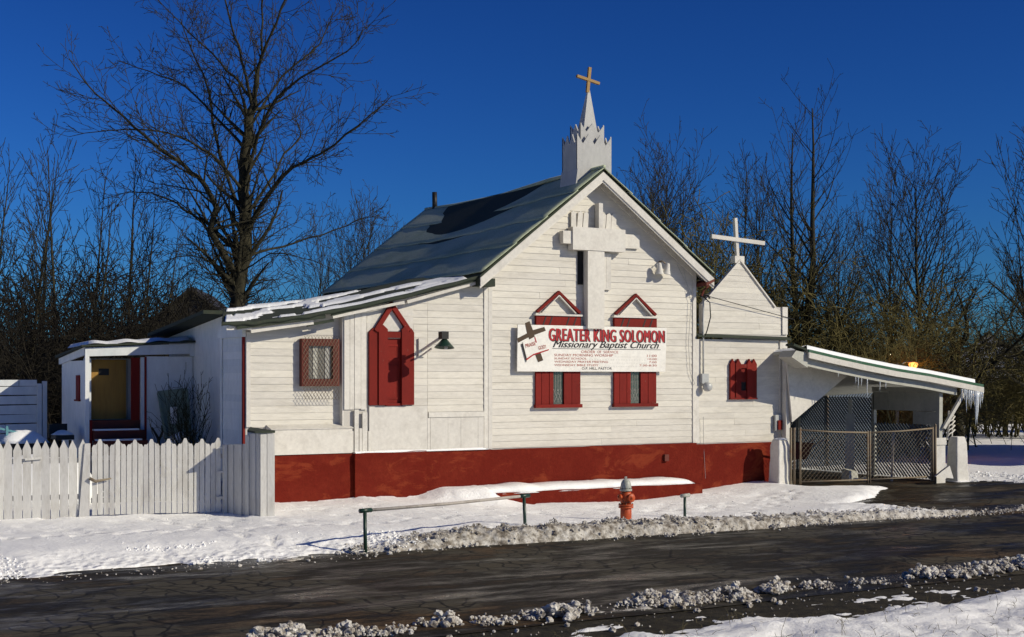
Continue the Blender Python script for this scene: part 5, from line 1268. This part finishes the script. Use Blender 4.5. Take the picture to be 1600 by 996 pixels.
P_bush = dict(seg=[.5, .35, .3], wig=[.12, .16, .2], trop=[.0, -.01, -.03], n=[(2.6, 'm'), (2.6, 'm'), (2.0, 'm')], len=[.45, .5, .45], ang=[(25, 60), (25, 65), (25, 65)], rr=[.5, .65, .7], rmin=.008, max=2, end=.2); P_bush['from'] = [.1, .1, .1]
P_old = dict(seg=[.5, .5, .4, .3], wig=[.12, .18, .2, .2], trop=[.0, .03, .06, .06], n=[(11, 'c'), (2.6, 'm'), (2.8, 'm'), (2.4, 'm')], len=[1.7, .45, .42, .4], ang=[(45, 80), (30, 65), (30, 65)], rr=[.5, .5, .6], rmin=.009, max=3, end=.35); P_old['from'] = [.35, .15, .1]
SAP = [proto(31+k, 8.0, P_up, .085, M['bark_brown']) for k in range(3)]
VAS = [proto(41+k, 8.0, P_vase, .12, M['bark_brown']) for k in range(2)]
BUS = [proto(51+k, 4.2, P_bush, .035, M['bark_dark'], 15, .30, .55) for k in range(3)]
P_droop = dict(P_bush, trop=[.02, -.05, -.11], n=[(3.2, 'm'), (3.4, 'm'), (2.0, 'm')], wig=[.08, .12, .14])
OLI = [proto(61+k, 4.4, P_droop, .035, M['bark_olive'], 17, .28, .6) for k in range(3)]
OLD = [proto(71+k, 3.2, P_old, .17, M['bark']) for k in range(2)]
POP = proto(81, 15.5, dict(P_up, n=[(2.2, 'm'), (1.7, 'm'), (2.0, 'm')], len=[.36, .38, .40]), .20, M['bark_brown'])
POP2 = proto(82, 14.5, dict(P_up, n=[(2.2, 'm'), (1.7, 'm'), (2.0, 'm')], len=[.36, .38, .40]), .18, M['bark_brown'])
rt = random.Random(77)
def place(meshes, H, name, px, top_py, depth, label, group=None, cat='tree', wide=1.0):
    b = atd(px, 600, depth); b.z = -.12
    ht = 2.6+(HYP-top_py)*depth/FPX+.1; s = ht/H
    return put_tree(meshes, name, b, (s*wide, s*wide, s), rt.random()*6.28, label, group, cat)
for k, (px, tp, dp) in enumerate(((-15, 235, 47), (12, 262, 52), (38, 232, 44), (60, 250, 50), (97, 222, 47), (128, 262, 53), (150, 300, 45), (190, 236, 49), (222, 300, 55), (250, 345, 46), (292, 385, 52))):
    place(SAP[k % 3], 8.0, 'bare_sapling', px, tp, dp, ORD[k]+' slender bare sapling counting from the left picture edge', 'bare saplings left of the big tree', 'tree', .9)
for k, (px, tp, dp) in enumerate(((-20, 430, 41), (20, 440, 43), (55, 420, 45), (95, 445, 41), (135, 420, 46), (175, 430, 42), (215, 445, 44), (262, 440, 47), (300, 452, 43), (340, 450, 45), (395, 455, 56), (440, 430, 60), (10, 400, 56), (115, 400, 57), (235, 410, 58), (70, 470, 38), (160, 475, 38.5), (0, 480, 38), (230, 485, 39))):
    place(BUS[k % 3], 4.2, 'thicket_bush', px, tp, dp, 'tangled dark bush in the thicket behind the shed and plank fence', 'dark bushes of the left thicket', 'bush', 1.15)
for k, (px, tp, dp) in enumerate(((512, 400, 60), (548, 375, 62), (585, 362, 64))):
    place(VAS[0], 8.0, 'small_bare_tree', px, tp, dp, ORD[k]+' small bare tree from the left above the far roof end', 'small trees beyond the roof end', 'tree', .8)
for k, (px, tp, dp) in enumerate(((1008, 325, 66), (1040, 285, 68), (1066, 262, 66), (1105, 290, 66), (1150, 240, 62), (1198, 320, 60))):
    place((VAS+SAP)[k % 5], 8.0, 'bare_tree', px, tp, dp, ORD[k]+' slim bare tree from the steeple behind the right roof slope', 'bare trees behind the right roof slope', 'tree', .85)
for k, (px, tp, dp) in enumerate(((1010, 360, 52), (1050, 350, 53), (1090, 360, 51), (1130, 380, 52), (1175, 400, 51), (1215, 430, 52))):
    place(OLI[k % 3], 4.4, 'tall_thicket_bush', px, tp, dp, ORD[k]+' brown twiggy bush from the gable, just behind the narrow tower', 'brown bushes behind the tower', 'bush', 1.0)
place(POP, 15.5, 'poplar_tree', 1246, 172, 52, 'tall upright bare tree just right of the rooftop cross', None, 'tree', 1.3)
place(POP2, 14.5, 'poplar_tree', 1262, 205, 53, 'second upright bare trunk crossing the tall tree by the rooftop cross', None, 'tree', 1.25)
place(VAS[1], 8.0, 'bare_tree', 1318, 395, 50, 'small dark bare tree between the tall poplar and the fan-shaped tree', None, 'tree', 1.0)
place(VAS[0], 8.0, 'fan_tree', 1440, 286, 58, 'fan-shaped bare tree rising above the carport roof', None, 'tree', 1.05)
place(VAS[1], 8.0, 'bare_tree', 1400, 330, 63, 'thin bare tree left behind the fan-shaped tree', None, 'tree', .8)
place(OLD[0], 4.6, 'gnarled_tree', 1490, 440, 55, 'gnarled low spreading tree behind the far end of the carport', None, 'tree', 1.25)
place(OLD[1], 4.6, 'gnarled_tree', 1615, 430, 60, 'gnarled bare tree cut off by the right picture edge', None, 'tree', .95)
place(VAS[0], 8.0, 'bare_tree', 1606, 250, 60, 'upright bare tree at the right picture edge', None, 'tree', .9)
for k, (px, tp, dp) in enumerate(((1285, 470, 49), (1325, 455, 50), (1365, 445, 51), (1405, 462, 49.5), (1445, 475, 53), (1345, 505, 47), (1395, 505, 47), (1300, 520, 47), (1545, 520, 62), (1585, 500, 63), (1510, 540, 66), (1620, 480, 62), (1560, 560, 70))):
    place(OLI[k % 3], 4.4, 'olive_bush', px, tp, dp, 'olive brown tangled bush behind the carport roof', 'olive bushes behind the carport', 'bush', 1.15)
# far wood: reads as one mass along the horizon
rg = random.Random(5); out = []
for k in range(1900):
    px = rg.uniform(-150, 1750); dp = rg.uniform(95, 150); b = atd(px, 600, dp); b.z = -.3; H = rg.uniform(2.5, 6.5)*(1.2 if px < 500 else .95)
    d = Vector((rg.gauss(0, .12), rg.gauss(0, .12), 1)); t1 = b+d*H*.5; t2 = b+d*H+Vector((rg.gauss(0, .3), 0, 0))
    out.append(([b, t1, t2], [.08, .05, .016], 3))
    for j in range(11):
        s = b.lerp(t2, rg.uniform(.1, .9)); e = s+Vector((rg.gauss(0, .7), rg.gauss(0, .7), rg.uniform(.3, 1.6))); out.append(([s, s.lerp(e, .5)+Vector((rg.gauss(0, .1), 0, .05)), e], [.03, .022, .012], 3))
FW = inst('far_wood', fast_tubes(out, M['bark_dark'], 'far_wood'), None, (0, 0, 0))
tag(FW, 'far dark band of bare scrub wood along the horizon', 'woods', kind='stuff')
# yard bush in front of the shed
rg = random.Random(17); out = []
PS = dict(P_bush, trop=[.04, .03, .02], n=[(3.4, 'm'), (3.2, 'm'), (2, 'm')], rmin=.005, wig=[.05, .12, .2], ang=[(15, 40), (20, 50), (25, 60)], len=[.4, .4, .4], max=2)
for k in range(34): grow(out, Vector((-5.95+rg.gauss(0, .14), 2.9+rg.gauss(0, .14), .1)), Vector((rg.gauss(0, .16), rg.gauss(0, .16), 1)), rg.uniform(1.1, 2.6), .012, 0, PS, rg)
YB_ = thing('yard_bush', (-5.95, 2.9, 0), 'scraggly upright bush in front of the shed wall', 'bush'); inst('stems', fast_tubes([(a, b, 3) for a, b, l in out], M['shrub'], 'stems'), YB_, (0, 0, 0))
# dead weeds poking through the near snow
rg = random.Random(9); q = MB()
for k in range(260):
    px = rg.uniform(880, 1640) if rg.random() < .85 else rg.uniform(0, 900); py = rg.uniform(945, 1050)
    p = atz(px, py, -.12); x, y = p.x, p.y
    if y > -13.9: continue
    z = max(ghz(x, y), -.2); h = rg.uniform(.03, .08) if rg.random() < .7 else rg.uniform(.08, .18); lx, ly = rg.gauss(0, .05), rg.gauss(0, .05)
    q.tube([(x, y, z-.02), (x+lx*.5, y+ly*.5, z+h*.6), (x+lx*1.3, y+ly*1.3, z+h)], [.003, .0025, .0012], 3, False)
    if rg.random() < .3:
        for j in range(3): q.tube([(x+lx*.5, y+ly*.5, z+h*.6), (x+lx*.5+rg.gauss(0, .05), y+ly*.5+rg.gauss(0, .05), z+h*rg.uniform(.7, 1.1))], [.002, .001], 3, False)
tag(q.build('dead_weeds', M['weed'], None, False, (0, 0, 0)), 'thin dead weeds poking through the near verge snow', 'weeds', kind='stuff')
# ================================================================ far houses, street lamp
def far_house(name, label, c, w, dpt, eave, ridge, wallm, roofm, rz, nwin=2):
    H_ = thing(name, c, label, 'house'); cz, sn = math.cos(rz), math.sin(rz)
    def X_(p): return (c[0]+p[0]*cz-p[1]*sn, c[1]+p[0]*sn+p[1]*cz, c[2]+p[2])
    q = MB(); pr_ = [(-w/2, 0, 0), (w/2, 0, 0), (w/2, 0, eave), (0, 0, ridge), (-w/2, 0, eave)]
    n = len(pr_); vs = [X_(p) for p in pr_]+[X_((p[0], dpt, p[2])) for p in pr_]
    q.add(vs, [tuple(range(n)), tuple(range(n, 2*n))[::-1]]+[((i+1) % n, i, n+i, n+(i+1) % n) for i in range(n)]); q.build('wall', wallm, H_)
    for s in (-1, 1):
        q = MB(); e = .35; k = (ridge-eave)/(w/2)
        prf = [(0, ridge+.02), (s*(w/2+e), eave-k*e+.02), (s*(w/2+e), eave-k*e+.17), (0, ridge+.2)]
        vs = [X_((a, -.3, b)) for a, b in prf]+[X_((a, dpt+.3, b)) for a, b in prf]
        q.add(vs, [(0, 1, 2, 3), (7, 6, 5, 4)]+[(i, 4+i, 4+(i+1) % 4, (i+1) % 4) for i in range(4)]); q.build('roof', roofm, H_)
    for i in range(nwin):
        a = -w/2+w*(i+.7)/(nwin+.4); q = MB(); vs = [X_((a+dx, dy, 1.1+dz)) for dz in (0, 1.2) for dx, dy in ((-.4, -.03), (.4, -.03), (.4, .02), (-.4, .02))]
        q.hexa(vs).build('window', M['glass'], H_)
    return H_
c = atd(300, 600, 66); c.z = -.2; far_house('far_house', 'dark gabled house hidden behind the big tree trunk', c, 6.0, 8, 4.4, 6.9, M['fardark'], M['fardark'], R(-25))
c = atd(1545, 600, 92); c.z = -.2; far_house('far_house', 'dark house with a pale gable glimpsed behind the right-hand trees', c, 5.0, 9, 3.6, 5.6, M['farwall'], M['fardark'], R(-50))
c = atd(1575, 600, 80); c.z = -.2; far_house('far_garage', 'low dark garage with snow on its roof at the far right', c, 6.5, 5, 1.9, 2.9, M['fardark'], M['roofsnow'], R(-30), 0)
FPO = [(1543, 652, 620), (1551, 652, 622), (1568, 655, 612), (1582, 652, 625), (1592, 654, 618)]
for k, (px, pb, pt) in enumerate(FPO):
    p = atz(px, pb+2, -.2); dd = (p-CAMP).dot(Vector((SS, CC, 0))); h = (pb-pt)/FPX*dd
    o = MB().tube([(p.x, p.y, -.4), (p.x+rt.gauss(0, .05), p.y, -.2+h)], [.07, .05], 6).build('fence_post', M['weed'], None, True)
    tag(o, ORD[k]+' wooden post from the left in the broken fence beyond the snowy field', 'post', 'posts beyond the snowy field')
SLP = atd(1427, 570, 46)
SL = thing('street_lamp', (SLP.x, SLP.y, -.2), 'far street lamp glowing orange above the carport roof', 'street lamp')
MB().tube([(SLP.x-.75, SLP.y, -.3), (SLP.x-.75, SLP.y, SLP.z+.05)], [.07, .05], 8).build('pole', M['rust'], SL, True)
MB().tube([(SLP.x-.75, SLP.y, SLP.z-.12), (SLP.x-.4, SLP.y, SLP.z+.08), (SLP.x-.05, SLP.y, SLP.z+.09)], .022, 6).build('arm', M['steel'], SL, True)
q = MB(); q.lathe([(.02, -.12), (.10, -.10), (.15, -.02), (.14, .05), (.07, .08)], 14, (SLP.x, SLP.y, SLP.z)); q.build('lamp_globe', M['bulb'], SL, True)
ld = bpy.data.lights.new('sodium_glow', 'POINT'); ld.energy = 45; ld.color = (1, .45, .12); ld.shadow_soft_size = .25
lo = bpy.data.objects.new('sodium_glow', ld); link(lo, SL, (SLP.x, SLP.y, SLP.z-.32))

far_house('unseen_shade_house', 'white two-storey house added unseen off to the right to shade the snowy field', (36, -1, -.2), 9, 10, 5.6, 8.6, M['farwall'], M['fardark'], R(90))  # both houses stand out of view, added only to shade the right-hand snow
far_house('unseen_shade_house', 'second unseen house added farther right to shade the far end of the field', (62, 8, -.2), 10, 12, 5.6, 9.0, M['farwall'], M['fardark'], R(90))
